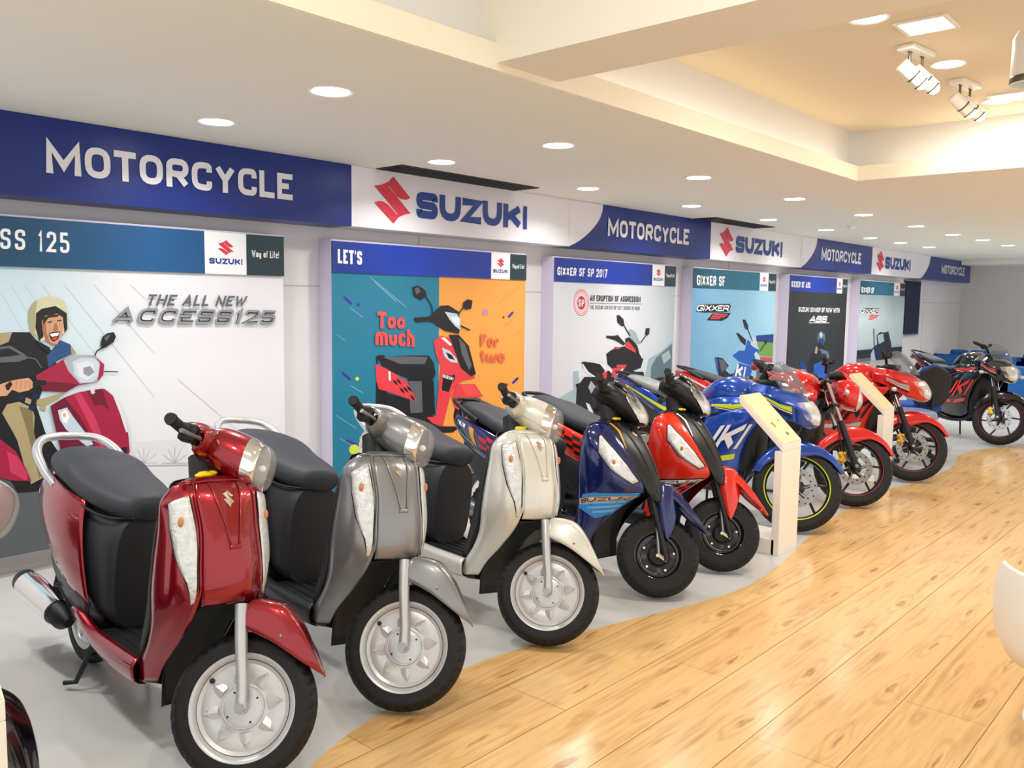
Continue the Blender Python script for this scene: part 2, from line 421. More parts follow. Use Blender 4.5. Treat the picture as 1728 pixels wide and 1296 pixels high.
def wood_mat():
    m = bpy.data.materials.new('wood_plank'); m.use_nodes = True; nt = m.node_tree; L = nt.links; b = nt.nodes['Principled BSDF']
    N = lambda t, **k: nt.nodes.new('ShaderNode'+t)
    tc = N('TexCoord'); sp = N('SeparateXYZ'); L.new(tc.outputs['Object'], sp.inputs[0])
    def M(op, a, b_=None, c=None):
        n = N('Math'); n.operation = op
        for i, v in enumerate((a, b_, c)):
            if v is None: continue
            if isinstance(v, (int, float)): n.inputs[i].default_value = v
            else: L.new(v, n.inputs[i])
        return n.outputs[0]
    X, Y = sp.outputs[0], sp.outputs[1]
    row = M('FLOOR', M('DIVIDE', M('SUBTRACT', Y, .095), .305))
    n1 = N('TexNoise'); n1.inputs['Scale'].default_value = 2.6; n1.inputs['Detail'].default_value = 5
    mp = N('Mapping'); mp.inputs['Scale'].default_value = (1.0, 5.0, 1); L.new(tc.outputs['Object'], mp.inputs[0]); L.new(mp.outputs[0], n1.inputs['Vector'])
    # knot one: dark eye on the lower part of each row; knot two: open cathedral ring
    def knot(x0, y0, kx, ky, freq, fall):
        xs = M('ADD', X, M('MULTIPLY', row, .10))
        u = M('SUBTRACT', M('MULTIPLY', M('FRACT', M('DIVIDE', M('SUBTRACT', xs, x0), .585)), .585), .2925)
        v = M('SUBTRACT', M('MULTIPLY', M('FRACT', M('DIVIDE', M('SUBTRACT', Y, .095), .305)), .305), y0)
        v = M('ADD', v, M('MULTIPLY', M('SUBTRACT', n1.outputs[0], .5), .11))
        d = M('SQRT', M('ADD', M('POWER', M('MULTIPLY', u, kx), 2.), M('POWER', M('MULTIPLY', v, ky), 2.)))
        r = M('ADD', M('MULTIPLY', M('SINE', M('MULTIPLY', d, freq)), .5), .5)
        return M('MULTIPLY', M('POWER', r, 2.0), M('EXPONENT', M('MULTIPLY', d, -fall)))
    k1 = knot(.05, .070, .62, 4.6, 70, 13.)
    k2 = knot(.33, .215, .7, 4.4, 42, 10.)
    n2 = N('TexNoise'); n2.inputs['Scale'].default_value = 6; n2.inputs['Detail'].default_value = 6
    mp2 = N('Mapping'); mp2.inputs['Scale'].default_value = (.42, 7.5, 1); L.new(tc.outputs['Object'], mp2.inputs[0]); L.new(mp2.outputs[0], n2.inputs['Vector'])
    g = M('MULTIPLY', M('SUBTRACT', n2.outputs[0], .42), 1.3)
    n3 = N('TexNoise'); n3.inputs['Scale'].default_value = 2.2; n3.inputs['Detail'].default_value = 2
    mp3 = N('Mapping'); mp3.inputs['Scale'].default_value = (.8, 4.5, 1); L.new(tc.outputs['Object'], mp3.inputs[0]); L.new(mp3.outputs[0], n3.inputs['Vector'])
    g = M('MULTIPLY', M('MAXIMUM', g, 0.), M('MULTIPLY', M('MAXIMUM', M('SUBTRACT', n3.outputs[0], .36), 0.), 5.5))
    tot = M('MINIMUM', M('ADD', M('ADD', g, M('MULTIPLY', k1, 1.0)), M('MULTIPLY', k2, .5)), 1.)
    mx = N('Mix'); mx.data_type = 'RGBA'; L.new(tot, mx.inputs[0])
    oi = N('ObjectInfo'); 
    mb = N('Mix'); mb.data_type = 'RGBA'; L.new(oi.outputs['Random'], mb.inputs[0]); mb.inputs[6].default_value = srgb('#dfb97f'); mb.inputs[7].default_value = srgb('#d9b075')
    L.new(mb.outputs[2], mx.inputs[6]); mx.inputs[7].default_value = srgb('#a3743f')
    L.new(mx.outputs[2], b.inputs['Base Color']); b.inputs['Roughness'].default_value = .2; b.inputs['Specular IOR Level'].default_value = .4
    return m
M_wood = wood_mat()
def clip(poly, f):
    """Sutherland-Hodgman against f(p) >= 0"""
    out = []
    for i, p in enumerate(poly):
        q = poly[(i+1) % len(poly)]; a, b = f(p), f(q)
        if a >= 0: out.append(p)
        if (a >= 0) != (b >= 0):
            t = a/(a-b); out.append((p[0]+t*(q[0]-p[0]), p[1]+t*(q[1]-p[1])))
    return out
def ycurve(x): return float(np.interp(x, curve[:, 0], curve[:, 1]))
PW, PL = .305, 1.755
rnd = random.Random(4)
ux = np.linspace(-1.1, 14.1, 90)
mk('underlay', ([(a, -1.2, .0012) for a in ux]+[(a, ycurve(a)-.002, .0012) for a in ux], [(i, i+1, 91+i, 90+i) for i in range(89)]), mat('underlay_brown', '#8a6236', .8), fl, smooth=False)
j = 0; y = -1.125
np_ = 0
while y < 2.6:
    x = -1.2-((j*.685) % PL)
    while x < 13.4:
        x0, x1, y0, y1 = max(x, XB)+.0008, min(x+PL, 14.2)-.0008, y+.0012, y+PW-.0012
        if x1 > x0+.05:
            xs = np.linspace(x0, x1, 40); tops = [min(y1, ycurve(v)) for v in xs]
            # split the plank where the wavy edge cuts it away
            run = []
            for v, t in list(zip(xs, tops))+[(None, -9)]:
                if v is not None and t > y0+.002: run.append((v, t)); continue
                if len(run) > 1:
                    # visible from the photograph's side only
                    if max(r[0] for r in run) > .9+max(0, (0-y0))*1.3:
                        n = len(run); top = [(a, b, .003) for a, b in run]; bot = [(a, y0, .003) for a, b in run]
                        V = bot+top; F = [(i, i+1, n+i+1, n+i) for i in range(n-1)]
                        mk('plank', (V, F), M_wood, fl, smooth=False); np_ += 1
                run = []
        x += PL
    y += PW; j += 1

# ------------------------------------------------------------------ fascia sign along the wall head
FY = 5.0
M_blue = mat('sign_blue', '#0d2a7c', .35); M_sw = mat('sign_white', '#e6e4ea', .4)
M_red = mat('logo_red', '#d23247', .4); M_lblue = mat('logo_blue', '#183f8e', .4)
def wq(px, Y):           # four pixels (ll, lr, ur, ul) to a quad on the wall plane
    return [on_wall(a, b, Y) for a, b in px]
fas = thing('fascia_sign', (9.2, 5.1, 2.05), 0, 'long blue and white fascia sign running along the head of the left wall', 'sign')
def fm(name, VF, m, **k):
    V, F = VF; V = [(v[0]-9.2, v[1]-5.1, v[2]-2.05) for v in V]
    return mk(name, (V, F), m, fas, smooth=False, **k)
segs = [(-1.30, 3.84), (6.36, 8.98), (11.50, 14.20), (16.72, 20.0)]
segw = [(3.84, 6.36), (8.98, 11.50), (14.20, 16.72)]
for a, b in segs: fm('blue_panel', box(a, b, FY+.0, FY+.248, 2.07, 2.498), M_blue)
for i, (a, b) in enumerate(segw):
    fm('white_panel', box(a, b, FY+.0, FY+.248, 2.07, 2.498), M_sw)
    # curved white end laid over the blue
    P = [(b-.01, 2.071)]+[(b-.01+.62*math.sin(t)**.9*1.0-.0, 2.071+.426*(1-math.cos(t))/1.0) for t in np.linspace(0.05, PI/2*1.02, 12)]
    P = [(b-.02, 2.0705), (b+.0, 2.0705)]
    for t in np.linspace(0, 1, 14): P.append((b-.02+.52*math.sin(PI/2*min(1, t*1.02))**.8, 2.0705+.4265*t))
    P.append((b-.02, 2.497))
    V = [(x, FY-.0025, z) for x, z in P]; fm('white_panel', (V, [tuple(range(len(V)))]), M_sw)
LE = FY-.005
def ftext(s, px, m, off=.02, name='lettering'):
    fm(name, text_quad(s, wq(px, LE), off), m)
def flogo(px, m=M_red, name='logo'):
    fm(name, poly_quad(SLOGO, wq(px, LE)), m)
def wx(x0, x1, z0, z1): return [np.array((a, LE, b)) for a, b in ((x0, z0), (x1, z0), (x1, z1), (x0, z1))]
a0 = on_wall(78, 290, LE)[0]; a1 = on_wall(494, 337, LE)[0]
zt = on_wall(84, 238, LE)[2]; zb = on_wall(84, 292, LE)[2]
zt2, zb2 = 2.36, 2.20
for a, b in segs:
    o = b-3.84
    fm('lettering', stroke_text('MOTORCYCLE', wx(a0+o if b < 19 else 17.95, a1+o if b < 19 else 19.55, zb, zt), .215, .12), M_sw)
l0 = on_wall(632, 338, LE)[0]; l1 = on_wall(693, 338, LE)[0]; s0 = on_wall(703, 340, LE)[0]; s1 = on_wall(890, 340, LE)[0]
zl1, zl0 = on_wall(664, 298, LE)[2], on_wall(664, 377, LE)[2]; zs1, zs0 = on_wall(720, 325, LE)[2], on_wall(720, 369, LE)[2]
for a, b in segw:
    o = a-3.84
    fm('logo', poly_quad(SLOGO, wx(l0+o, l1+o, zl0, zl1)), M_red)
    fm('lettering', stroke_text('SUZUKI', wx(s0+o, s1+o, zs0, zs1), .30, .10), M_lblue)

# ------------------------------------------------------------------ lamps in the ceiling
M_lamp = mat('lamp_face', '#ffffff', .5, emit=14.)
M_ring = mat('lamp_ring', '#f4f2ee', .4)
def downlight(x, y, z, lab, r=.085, group='round downlights of the low ceiling', power=DOWN_W, col=(1, .98, .96), spread=140):
    t = thing('downlight', (x, y, z), 0, lab, 'downlight', group)
    mk('rim', rev([(r*.99, 0.), (r*1.22, -.004), (r*1.25, -.001), (r*1.25, 0)], 32, ax='z'), M_ring, t)
    mk('diffuser', rev([(0.0001, -.0035), (r*.8, -.0035), (r, -.002)], 32, ax='z'), M_lamp, t)
    if power:
        l = bpy.data.lights.new('downlight_lamp', 'AREA'); l.shape = 'DISK'; l.size = r*1.8; l.energy = power; l.color = col; l.spread = math.radians(spread)
        lo = bpy.data.objects.new('downlight_lamp', l); C.objects.link(lo); lo.parent = t; lo.location = (0, 0, -.006)
    return t
seen = 'round recessed downlight in the low ceiling, '
rowA = [(2.47, 4.40, 'nearest the large left fascia word'), (4.15, 4.40, 'beside the near air vent'), (5.85, 4.42, 'above the gap after the first big logo'), (7.47, 4.38, 'just before the far air vent'), (9.15, 4.38, 'touching the far air vent end'), (10.75, 4.37, 'nearest the wall past the smoke detector'), (12.33, 4.38, 'third from the far end of the wall row'), (13.48, 4.34, 'second from the far end of the wall row'), (14.65, 4.28, 'far end of the wall row')]
rowB = [(2.45, 3.34, 'largest one, left of the coffer corner'), (4.15, 3.37, 'second of the room-side row from the left'), (5.84, 3.37, 'third of the room-side row from the left'), (7.50, 3.35, 'fourth of the room-side row, before the coffer corner'), (9.20, 3.35, 'room-side row, right of the smoke detector'), (10.82, 3.32, 'room-side row, above the third blue fascia word'), (12.30, 3.31, 'room-side row, above the last white fascia logo'), (13.46, 3.23, 'room-side row, dim and second from the far end'), (14.78, 3.20, 'room-side row, farthest to the right')]
for x, y, s_ in rowA: downlight(x, y, 2.5, seen+s_)
for x, y, s_ in rowB: downlight(x, y, 2.5, seen+s_)
for x, y in [(9.0, 1.2), (12, 1.2), (9.0, -.8), (12.0, -.8), (16.5, 2.5), (16.5, .3), (18.3, 2.5), (18.3, .3)]:  # unseen downlights added for light; the stronger far ones lift the back wall
    downlight(x, y, 2.5, 'unseen fill downlight added beyond the right edge of the frame, %.1f m along the room' % x, group='added fill downlights beyond the right edge', power=DOWN_W*(2.4 if x > 15 else 1))
for x, y in [(.7, 4.4), (.7, 3.35)]:
    downlight(x, y, 2.5, 'round recessed downlight outside the frame, left of the largest one in the low ceiling', group='downlights outside the left edge')
# coffer lamps
W29 = 2.9
for x, y, s_ in [(5.28, 1.50, 'recessed round lamp between the two twin spotlights'), (6.40, 1.50, 'recessed round lamp beyond the far twin spotlight'), (4.22, 1.56, 'unlit-looking recessed round lamp nearest the beam')]:
    o = downlight(x, y, W29, s_, r=.075, group='round lamps in the coffer', power=6, col=(1, .9, .78))
def square(x, y, lab, e=1., z=None):
    t = thing('square_panel_light', (x, y, z or W29), 0, lab, 'panel light', 'square lamps in the coffer')
    mk('frame', join(box(-.12, .12, -.12, -.10, -.012, 0), box(-.12, .12, .10, .12, -.012, 0), box(-.12, -.10, -.10, .10, -.012, 0), box(.10, .12, -.10, .10, -.012, 0)), M_ring, t, bev=.002)
    mk('diffuser', box(-.10, .10, -.10, .10, -.008, -.001), M_lamp, t, smooth=False)
    l = bpy.data.lights.new('panel_lamp', 'AREA'); l.shape = 'SQUARE'; l.size = .19; l.energy = 14; l.color = (1, .97, .92)
    lo = bpy.data.objects.new('panel_lamp', l); C.objects.link(lo); lo.parent = t; lo.location = (0, 0, -.014)
square(4.48, 1.38, 'bright square ceiling lamp above the near twin spotlight')
square(6.30, 1.40, 'bright square ceiling lamp at the right edge behind the hanging white lamp')
for xx in (.3, 1.5): square(xx, .9, 'unseen square lamp added to brighten the nearest coffer, above the frame', z=3.3)  # out-of-view lamps added so the near coffer and beam side get brighter
M_spot = mat('spot_body', '#f2ece0', .35); M_spr = mat('spot_ring', '#6d6558', .3, .8)
M_bulb = mat('spot_bulb', '#fff3dc', .4, emit=10.)
def twin(x, y, lab, rz):
    t = thing('twin_spotlight', (x, y, W29), rz, lab, 'spotlight', 'twin spotlights in the coffer')
    mk('ceiling_plate', box(-.13, .13, -.045, .045, -.03, 0), M_spot, t, bev=.006)
    for s_, yy in ((-1, -.0), (1, .0)):
        cx = s_*.07
        mk('stem', join(cyl((cx, 0, -.03), (cx, 0, -.11), .007), box(cx-.02, cx+.02, -.004, .004, -.034, -.028)), M_spr, t)
        d = np.array([.55, -.45, -.62]); d /= np.linalg.norm(d); c0 = np.array([cx, 0, -.13])
        b0, b1 = c0-d*.055, c0+d*.085
        h = mk('lamp_head', tube([b0, b0+d*.002, b1-d*.004, b1], [.03, .036, .038, .036], 24), M_spot, t)
        mk('ring', tube([c0+d*.03, c0+d*.038], .0395, 24), M_spr, h); mk('ring', tube([b1-d*.002, b1+d*.006], .0385, 24), M_spr, h)
        mk('bulb', ell(b1+d*.006, (.031, .031, .031)), M_bulb, h)
        l = bpy.data.lights.new('spot_lamp', 'SPOT'); l.energy = SPOT_W; l.spot_size = math.radians(75); l.spot_blend = .6; l.color = (1, .88, .7); l.shadow_soft_size = .03
        lo = bpy.data.objects.new('spot_lamp', l); C.objects.link(lo); lo.parent = t; lo.location = b1+d*.045
        lo.rotation_euler = Vector(d).to_track_quat('-Z', 'Y').to_euler()
twin(4.86, 1.54, 'twin white spotlight on a ceiling plate, nearer and lower left one', math.radians(-8))
twin(5.75, 1.53, 'twin white spotlight on a ceiling plate, farther one to the right', math.radians(-8))
# hanging white lamp cut by the right edge
pc = CAMH
hp = on_level(1741, 120, 2.45)
t = thing('pendant_cylinder_lamp', (hp[0], hp[1], 2.9), 0, 'white cylinder lamp hanging at the very top right edge', 'lamp')
mk('stem', cyl((0, 0, 0), (0, 0, -.30), .008), M_spot, t)
mk('lamp_shade', rev([(.001, -.29), (.055, -.30), (.07, -.33), (.072, -.50), (.066, -.50), (.062, -.34)], 32, ax='z'), M_white, t)
mk('ring', rev([(.0725, -.47), (.0745, -.475), (.0745, -.49), (.0725, -.495)], 32, ax='z', closed=True), M_spr, t)
# vents
M_vent = mat('vent_black', '#1c1d1f', .5); M_vent2 = mat('vent_slat', '#3c3d40', .4, .5)
for x0, x1, lab in ((4.05, 5.55, 'long black ceiling air vent above the nearest white logo panel'), (8.55, 10.0, 'long black ceiling air vent above the second white logo panel')):
    t = thing('air_vent', (x0, 4.7, 2.5), 0, lab, 'air vent', 'linear air vents')
    L_ = x1-x0
    mk('backing', box(0, L_, 0, .285, -.002, -.0005), M_vent, t, smooth=False)
    mk('frame', join(box(0, L_, 0, .012, -.008, 0), box(0, L_, .273, .285, -.008, 0), box(0, .012, .012, .273, -.008, 0), box(L_-.012, L_, .012, .273, -.008, 0)), M_vent2, t, smooth=False)
    for k in range(5): mk('slat', box(.02, L_-.02, .04+.048*k, .05+.048*k, -.012, -.002), M_vent2, t, smooth=False)
t = thing('smoke_detector', (10.35, 3.9, 2.5), 0, 'small white cone-shaped smoke detector on the low ceiling', 'smoke detector')
mk('base_ring', rev([(.001, 0), (.055, 0), (.058, -.012), (.001, -.012)], 24, ax='z'), M_ring, t)
mk('sensor_head', rev([(.045, -.012), (.03, -.045), (.001, -.05)], 24, ax='z'), M_ring, t)
# ------------------------------------------------------------------ six printed lightbox panels on the wall
PY = 5.10
K = dict(
 dark=mat('print_dark', '#1b1c20', .4), tyre=mat('print_tyre', '#15161a', .4), grey=mat('print_grey', '#5c6068', .4), lgrey=mat('print_lgrey', '#a9aeb4', .4),
 white=mat('print_white', '#f0f1f3', .4), off=mat('print_off', '#dcdde2', .4), crim=mat('print_crimson', '#a01f3f', .4), crimd=mat('print_crimson_dark', '#6d1530', .4),
 crimh=mat('print_crimson_light', '#c63a5c', .4), red=mat('print_red', '#e0404a', .4), khaki=mat('print_khaki', '#a99a74', .4), khakid=mat('print_khaki_dark', '#7f7350', .4),
 skin=mat('print_skin', '#cf9a78', .4), skind=mat('print_skin_dark', '#a86f52', .4), hair=mat('print_hair', '#2a1d18', .4), helm=mat('print_helmet', '#cfcba6', .4), helmd=mat('print_helmet_dark', '#a9a47c', .4),
 vest=mat('print_vest', '#27507f', .4), navy=mat('print_navy', '#15224a', .4), teal=mat('print_teal', '#1f7a98', .4), orange=mat('print_orange', '#eda24a', .4), dteal=mat('print_dark_teal', '#1d3640', .35),
 coral=mat('print_coral', '#e5524f', .4), purple=mat('print_purple', '#3b2fa0', .4), lilac=mat('print_lilac', '#c58ba6', .4), line=mat('print_line', '#b9bec4', .4), lens=mat('print_lens', '#bfd0dd', .35),
 blue=mat('print_blue', '#1d58b8', .4), dblue=mat('print_dblue', '#123a86', .4), green=mat('print_green', '#6fa048', .4), lime=mat('print_lime', '#cbe04a', .4), chrome=mat('print_chrome', '#8d9298', .35), mist=mat('print_mist', '#9fb6bd', .4), rock=mat('print_rock', '#5d7480', .4), pink=mat('print_pink', '#ea8f95', .4))
hdr_teal = gradmat('print_teal_header', [(0, '#0a3a48'), (.45, '#084668'), (.75, '#07558c'), (1, '#084a78')], 0, -1.7, .8, .1)
hdr_blue = gradmat('print_blue_header', [(0, '#08308a'), (.4, '#083ab4'), (.75, '#08329a'), (1, '#092c82')], 0, -1., .9, .1)
hdr_teal2 = gradmat('print_teal_header_2', [(0, '#0d4a62'), (.6, '#17708c'), (1, '#12607c')], 0, -1., .9, .15)
M_box = mat('lightbox_side', '#d5cfe4', .35)
class Poster:
    def __init__(s, x0, x1, label, bottom=.12, top=1.965, hb=1.742):
        s.cx = (x0+x1)/2; s.z0 = bottom; s.x0, s.x1, s.top = x0, x1, top
        s.o = thing('wall_poster', (s.cx, WY, bottom), 0, label, 'poster', 'printed motorcycle posters on the left wall')
        s.mk('backing_box', box(x0, x1, PY+.001, WY, bottom, top+.012), M_box, bev=.003)
        s.lay = 0
    def mk(s, name, VF, m, **k):
        V, F = VF; return mk(name, ([(v[0]-s.cx, v[1]-WY, v[2]-s.z0) for v in V], F), m, s.o, smooth=False, **k)
    def y(s): s.lay += 1; return PY-.0005-.00014*s.lay
    def rect(s, x0, x1, z0, z1, m, name='print'):
        y = s.y(); return s.mk(name, ([(x0, y, z0), (x1, y, z0), (x1, y, z1), (x0, y, z1)], [(0, 1, 2, 3)]), m)
    def art(s, pts, m, name='print'):
        y = s.y(); V = [on_wall(a, b, y) for a, b in pts]
        V = [(min(max(v[0], s.x0+.002), s.x1-.002), v[1], max(v[2], s.z0+.002)) for v in V]
        return s.mk(name, (V, [tuple(range(len(V)))]), m)
    def line(s, p, q, m, wpx=1.):
        a, b = np.array(p, float), np.array(q, float); d = (b-a)/np.linalg.norm(b-a); n = np.array([-d[1], d[0]])*wpx/2
        s.art([a+n, b+n, b-n, a-n], m)
    def text(s, t, px, m, wt=.18, gap=.16, shear=0.):
        y = s.y(); s.mk('lettering', stroke_text(t, [on_wall(a, b, y) for a, b in px], wt, gap, shear), m)
    def header(s, xb, xl, m, hb=1.742, m2='dteal', way=True):
        s.rect(s.x0, xb, hb, s.top, m); s.rect(xb, xl, hb, s.top, K['white']); s.rect(xl, s.x1, hb, s.top, K[m2])
        y = s.y(); c = (xb+xl)/2; wdt = (xl-xb); h = s.top-hb
        q = [(c-.19*wdt, y, hb+.46*h), (c+.19*wdt, y, hb+.46*h), (c+.19*wdt, y, hb+.82*h), (c-.19*wdt, y, hb+.82*h)]
        s.mk('logo', poly_quad(SLOGO, q), M_red)
        q = [(c-.40*wdt, y, hb+.24*h), (c+.40*wdt, y, hb+.24*h), (c+.40*wdt, y, hb+.38*h), (c-.40*wdt, y, hb+.38*h)]
        s.mk('lettering', stroke_text('SUZUKI', q, .3, .12), M_lblue)
        c = (xl+s.x1)/2; wdt = s.x1-xl
        q = [(c-.36*wdt, y, hb+.45*h), (c+.36*wdt, y, hb+.45*h), (c+.36*wdt, y, hb+.62*h), (c-.36*wdt, y, hb+.62*h)]
        s.mk('lettering', stroke_text('Way of Life!', q, .16, .16), K['white'])
def Z(ox, oy, s_, *pts): return [(ox+a/s_, oy+b/s_) for a, b in pts]

# --- poster one: man riding a crimson scooter
P = Poster(1.17, 3.335, 'leftmost wall poster, white, man in cream helmet riding a crimson scooter', hb=1.70)
P.rect(P.x0, P.x1, P.z0, P.top, gradmat('print_sky', [(0, '#a5cfe0'), (.35, '#c9dde6'), (.55, '#e2e4e9'), (1, '#e4e3ea')], 0, -1.1, .9, .35, 1.2))
z = lambda *p: Z(0, 480, 3.411, *p)
for a, b in [((0, 40), (140, 280)), ((60, 0), (175, 190)), ((140, 0), (230, 130)), ((240, 0), (600, 470)), ((370, 0), (890, 650)), ((540, 0), (890, 400)), ((750, 0), (886, 130))]:
    q = z(a, b); P.line(q[0], q[1], K['line'], .9)
P.line((300, 640), (440, 760), K['line'], .9)
q = Z(0, 340, 2.492, (540, 1010), (790, 1000), (790, 1230), (540, 1260)); P.art(q, K['off'])
P.art(z((560, 1295), (1400, 1250), (1400, 1900), (-500, 1900)), mat('print_ground', '#7f8688', .5))
P.art(z((-60, 1000), (330, 1150), (560, 1300), (560, 1400), (300, 1900), (-500, 1900), (-500, 1000)), mat('print_road', '#565c5e', .5))
for cx in (605, 735):
    for k in range(7):
        t = math.radians(180*k/6); qq = Z(0, 340, 2.492, (cx, 1100), (cx+55*math.cos(t), 1100-68*math.sin(t))); P.line(qq[0], qq[1], K['lgrey'], .8)
q = Z(0, 340, 2.492, (545, 1112), (790, 1108)); P.line(q[0], q[1], K['lgrey'], 1.5)
# man
P.art(z((-60, 290), (60, 275), (170, 275), (235, 350), (300, 380), (330, 470), (240, 620), (210, 700), (260, 850), (360, 1000), (340, 1180), (100, 1200), (-60, 900)), K['dark'])   # dark jacket and seat shadow
P.art(z((0, 280), (70, 275), (50, 330), (0, 350)), K['khaki'])
P.art(z((345, 320), (405, 345), (412, 400), (330, 440), (280, 480), (270, 410)), K['vest'])
P.art(z((405, 345), (440, 395), (412, 402)), K['khaki'])
P.art(z((12, 740), (40, 690), (110, 675), (185, 710), (200, 760), (195, 850), (225, 960), (270, 1100), (180, 1150), (150, 1080), (100, 900), (75, 850)), K['khaki'])
P.art(z((110, 700), (185, 720), (195, 850), (225, 960), (270, 1100), (225, 1110), (170, 900), (150, 820)), K['khakid'])
for k, (a, b) in enumerate([(110, 630), (150, 650), (190, 620), (215, 660), (170, 690), (235, 690)]): P.art(z((a, b), (a+32, b+14), (a+24, b+42), (a-8, b+28)), K['khaki'] if k % 2 else K['navy'])
P.art(z((215, 665), (375, 620), (330, 660), (240, 705)), K['khaki'])
P.art(z((-60, 590), (0, 575), (60, 555), (75, 600), (40, 640), (-60, 650)), K['skin'])
P.art(z((60, 555), (110, 545), (165, 538), (190, 560), (195, 590), (165, 610), (110, 622), (70, 605)), K['skin'])
for k in range(4): q = z((98+24*k, 555), (92+26*k, 600)); P.line(q[0], q[1], K['skind'], .9)
P.art(z((30, 580), (60, 556), (72, 575), (50, 610), (36, 606)), K['dark'])
P.art(z((168, 150), (190, 105), (250, 70), (320, 70), (370, 100), (390, 165), (388, 260), (370, 285), (350, 280), (240, 330), (205, 290), (180, 280), (166, 210)), K['helm'])
P.art(z((168, 150), (190, 105), (215, 90), (205, 160), (200, 290), (180, 280), (166, 210)), K['helmd'])
P.art(z((208, 165), (240, 140), (320, 124), (384, 165), (388, 255), (372, 282), (362, 200), (250, 200), (250, 300), (225, 325), (204, 250)), K['dark'])
P.art(z((240, 215), (262, 180), (330, 168), (362, 190), (368, 250), (352, 300), (330, 345), (300, 352), (265, 320), (246, 270)), K['skin'])
P.art(z((240, 215), (262, 200), (268, 280), (290, 335), (330, 345), (300, 352), (262, 322), (246, 270)), K['skind'])
P.art(z((248, 192), (290, 172), (345, 172), (330, 186), (280, 192), (262, 215), (250, 235)), K['hair'])
for c in ((288, 230), (342, 222)):
    P.art(z((c[0]-16, c[1]-14), (c[0]+12, c[1]-20), (c[0]+14, c[1]-14), (c[0]-14, c[1]-8)), K['hair'])
    P.art(z((c[0]-10, c[1]), (c[0], c[1]-6), (c[0]+11, c[1]), (c[0], c[1]+6)), K['white']); P.art(z((c[0]-3, c[1]-5), (c[0]+4, c[1]-5), (c[0]+4, c[1]+4), (c[0]-3, c[1]+4)), K['hair'])
P.art(z((316, 225), (326, 222), (334, 262), (318, 270), (306, 262)), K['skind'])
P.art(z((280, 282), (310, 272), (345, 270), (336, 312), (310, 330), (292, 315)), K['hair'])
P.art(z((284, 286), (312, 280), (340, 277), (335, 294), (300, 302)), K['white'])
P.art(z((298, 308), (330, 300), (328, 312), (312, 322)), K['red'])
P.art(z((210, 320), (290, 365), (285, 400), (220, 350)), K['dark'])
# scooter in the print
P.art(z((-60, 890), (0, 890), (90, 960), (150, 1060), (180, 1130), (80, 1130), (-60, 1100)), K['crim'])
P.art(z((40, 960), (100, 990), (160, 1090), (150, 1130), (60, 1080)), K['crimh'])
P.art(z((0, 360), (60, 352), (140, 400), (165, 425), (110, 445), (0, 450)), K['grey']); P.art(z((0, 375), (50, 366), (120, 405), (0, 420)), K['dark'])
q = z((160, 418), (205, 430)); P.line(q[0], q[1], K['grey'], 2); q = z((205, 430), (240, 480)); P.line(q[0], q[1], K['grey'], 2)
P.art(z((205, 525), (300, 470), (365, 430), (420, 405), (540, 410), (600, 460), (595, 520), (560, 560), (450, 580), (380, 620), (250, 615), (215, 560)), K['crim'])
P.art(z((215, 560), (300, 560), (450, 575), (380, 620), (250, 615)), K['crimd'])
P.art(z((365, 435), (420, 405), (540, 412), (575, 450), (560, 560), (460, 572), (395, 500)), K['lgrey'])
P.art(z((418, 445), (470, 422), (545, 425), (575, 460), (565, 530), (530, 562), (465, 565), (430, 520)), K['lens'])
P.art(z((440, 455), (500, 440), (540, 450), (545, 520), (500, 550), (455, 530)), K['off'])
P.art(z((478, 480), (520, 470), (545, 505), (510, 530), (482, 515)), K['chrome'])
P.art(z((190, 548), (265, 552), (270, 575), (190, 590)), K['dark'])
q = z((598, 500), (680, 503)); P.line(q[0], q[1], K['dark'], 1.8)
q = z((546, 412), (556, 385)); P.line(q[0], q[1], K['dark'], 2); q = z((556, 385), (590, 362)); P.line(q[0], q[1], K['dark'], 2.2)
P.art(z((590, 300), (620, 280), (655, 275), (668, 300), (655, 330), (610, 362), (585, 372), (580, 340)), K['dark']); P.art(z((600, 308), (622, 290), (635, 292), (612, 330)), K['grey'])
P.art(z((372, 650), (460, 618), (600, 600), (650, 640), (690, 720), (735, 830), (748, 960), (735, 1000), (720, 940), (640, 950), (570, 985), (560, 970), (340, 720), (290, 700)), K['crim'])
P.art(z((290, 700), (372, 650), (460, 760), (540, 900), (565, 985), (480, 1060), (362, 1060), (350, 960)), K['crimd'])
P.art(z((430, 640), (460, 618), (545, 760), (600, 900), (590, 960), (545, 870)), K['crimh'])
P.art(z((500, 610), (590, 600), (620, 700), (628, 730), (600, 700), (570, 690), (545, 700)), K['crimd'])
P.art(z((333, 725), (385, 708), (420, 760), (520, 890), (538, 920), (500, 932), (460, 900), (380, 835), (345, 780)), K['lens'])
P.art(z((350, 735), (380, 722), (402, 765), (380, 800), (360, 790)), K['white']); P.art(z((362, 745), (378, 740), (380, 760), (366, 765)), K['orange'])
P.art(z((650, 640), (680, 670), (720, 760), (738, 850), (725, 850), (690, 740)), K['off'])
P.art(z((565, 985), (640, 950), (730, 935), (735, 990), (700, 1000), (590, 995)), K['dark'])
P.art(z((590, 1000), (700, 1005), (735, 990), (790, 1040), (835, 1120), (820, 1145), (760, 1140), (640, 1080)), K['crim'])
P.art(z((740, 1000), (790, 1045), (832, 1120), (790, 1100)), K['crimh'])
P.art(poly_quad(SLOGO, [(q[0], q[1], 0) for q in z((520, 632), (552, 626), (548, 598), (518, 604))])[0] and [(p[0], p[1]) for p in poly_quad(SLOGO, [(q[0], q[1], 0) for q in z((520, 636), (552, 630), (548, 598), (516, 604))])[0]], K['off'])
P.header(2.758, 3.05, hdr_teal, 1.70, 'dteal')
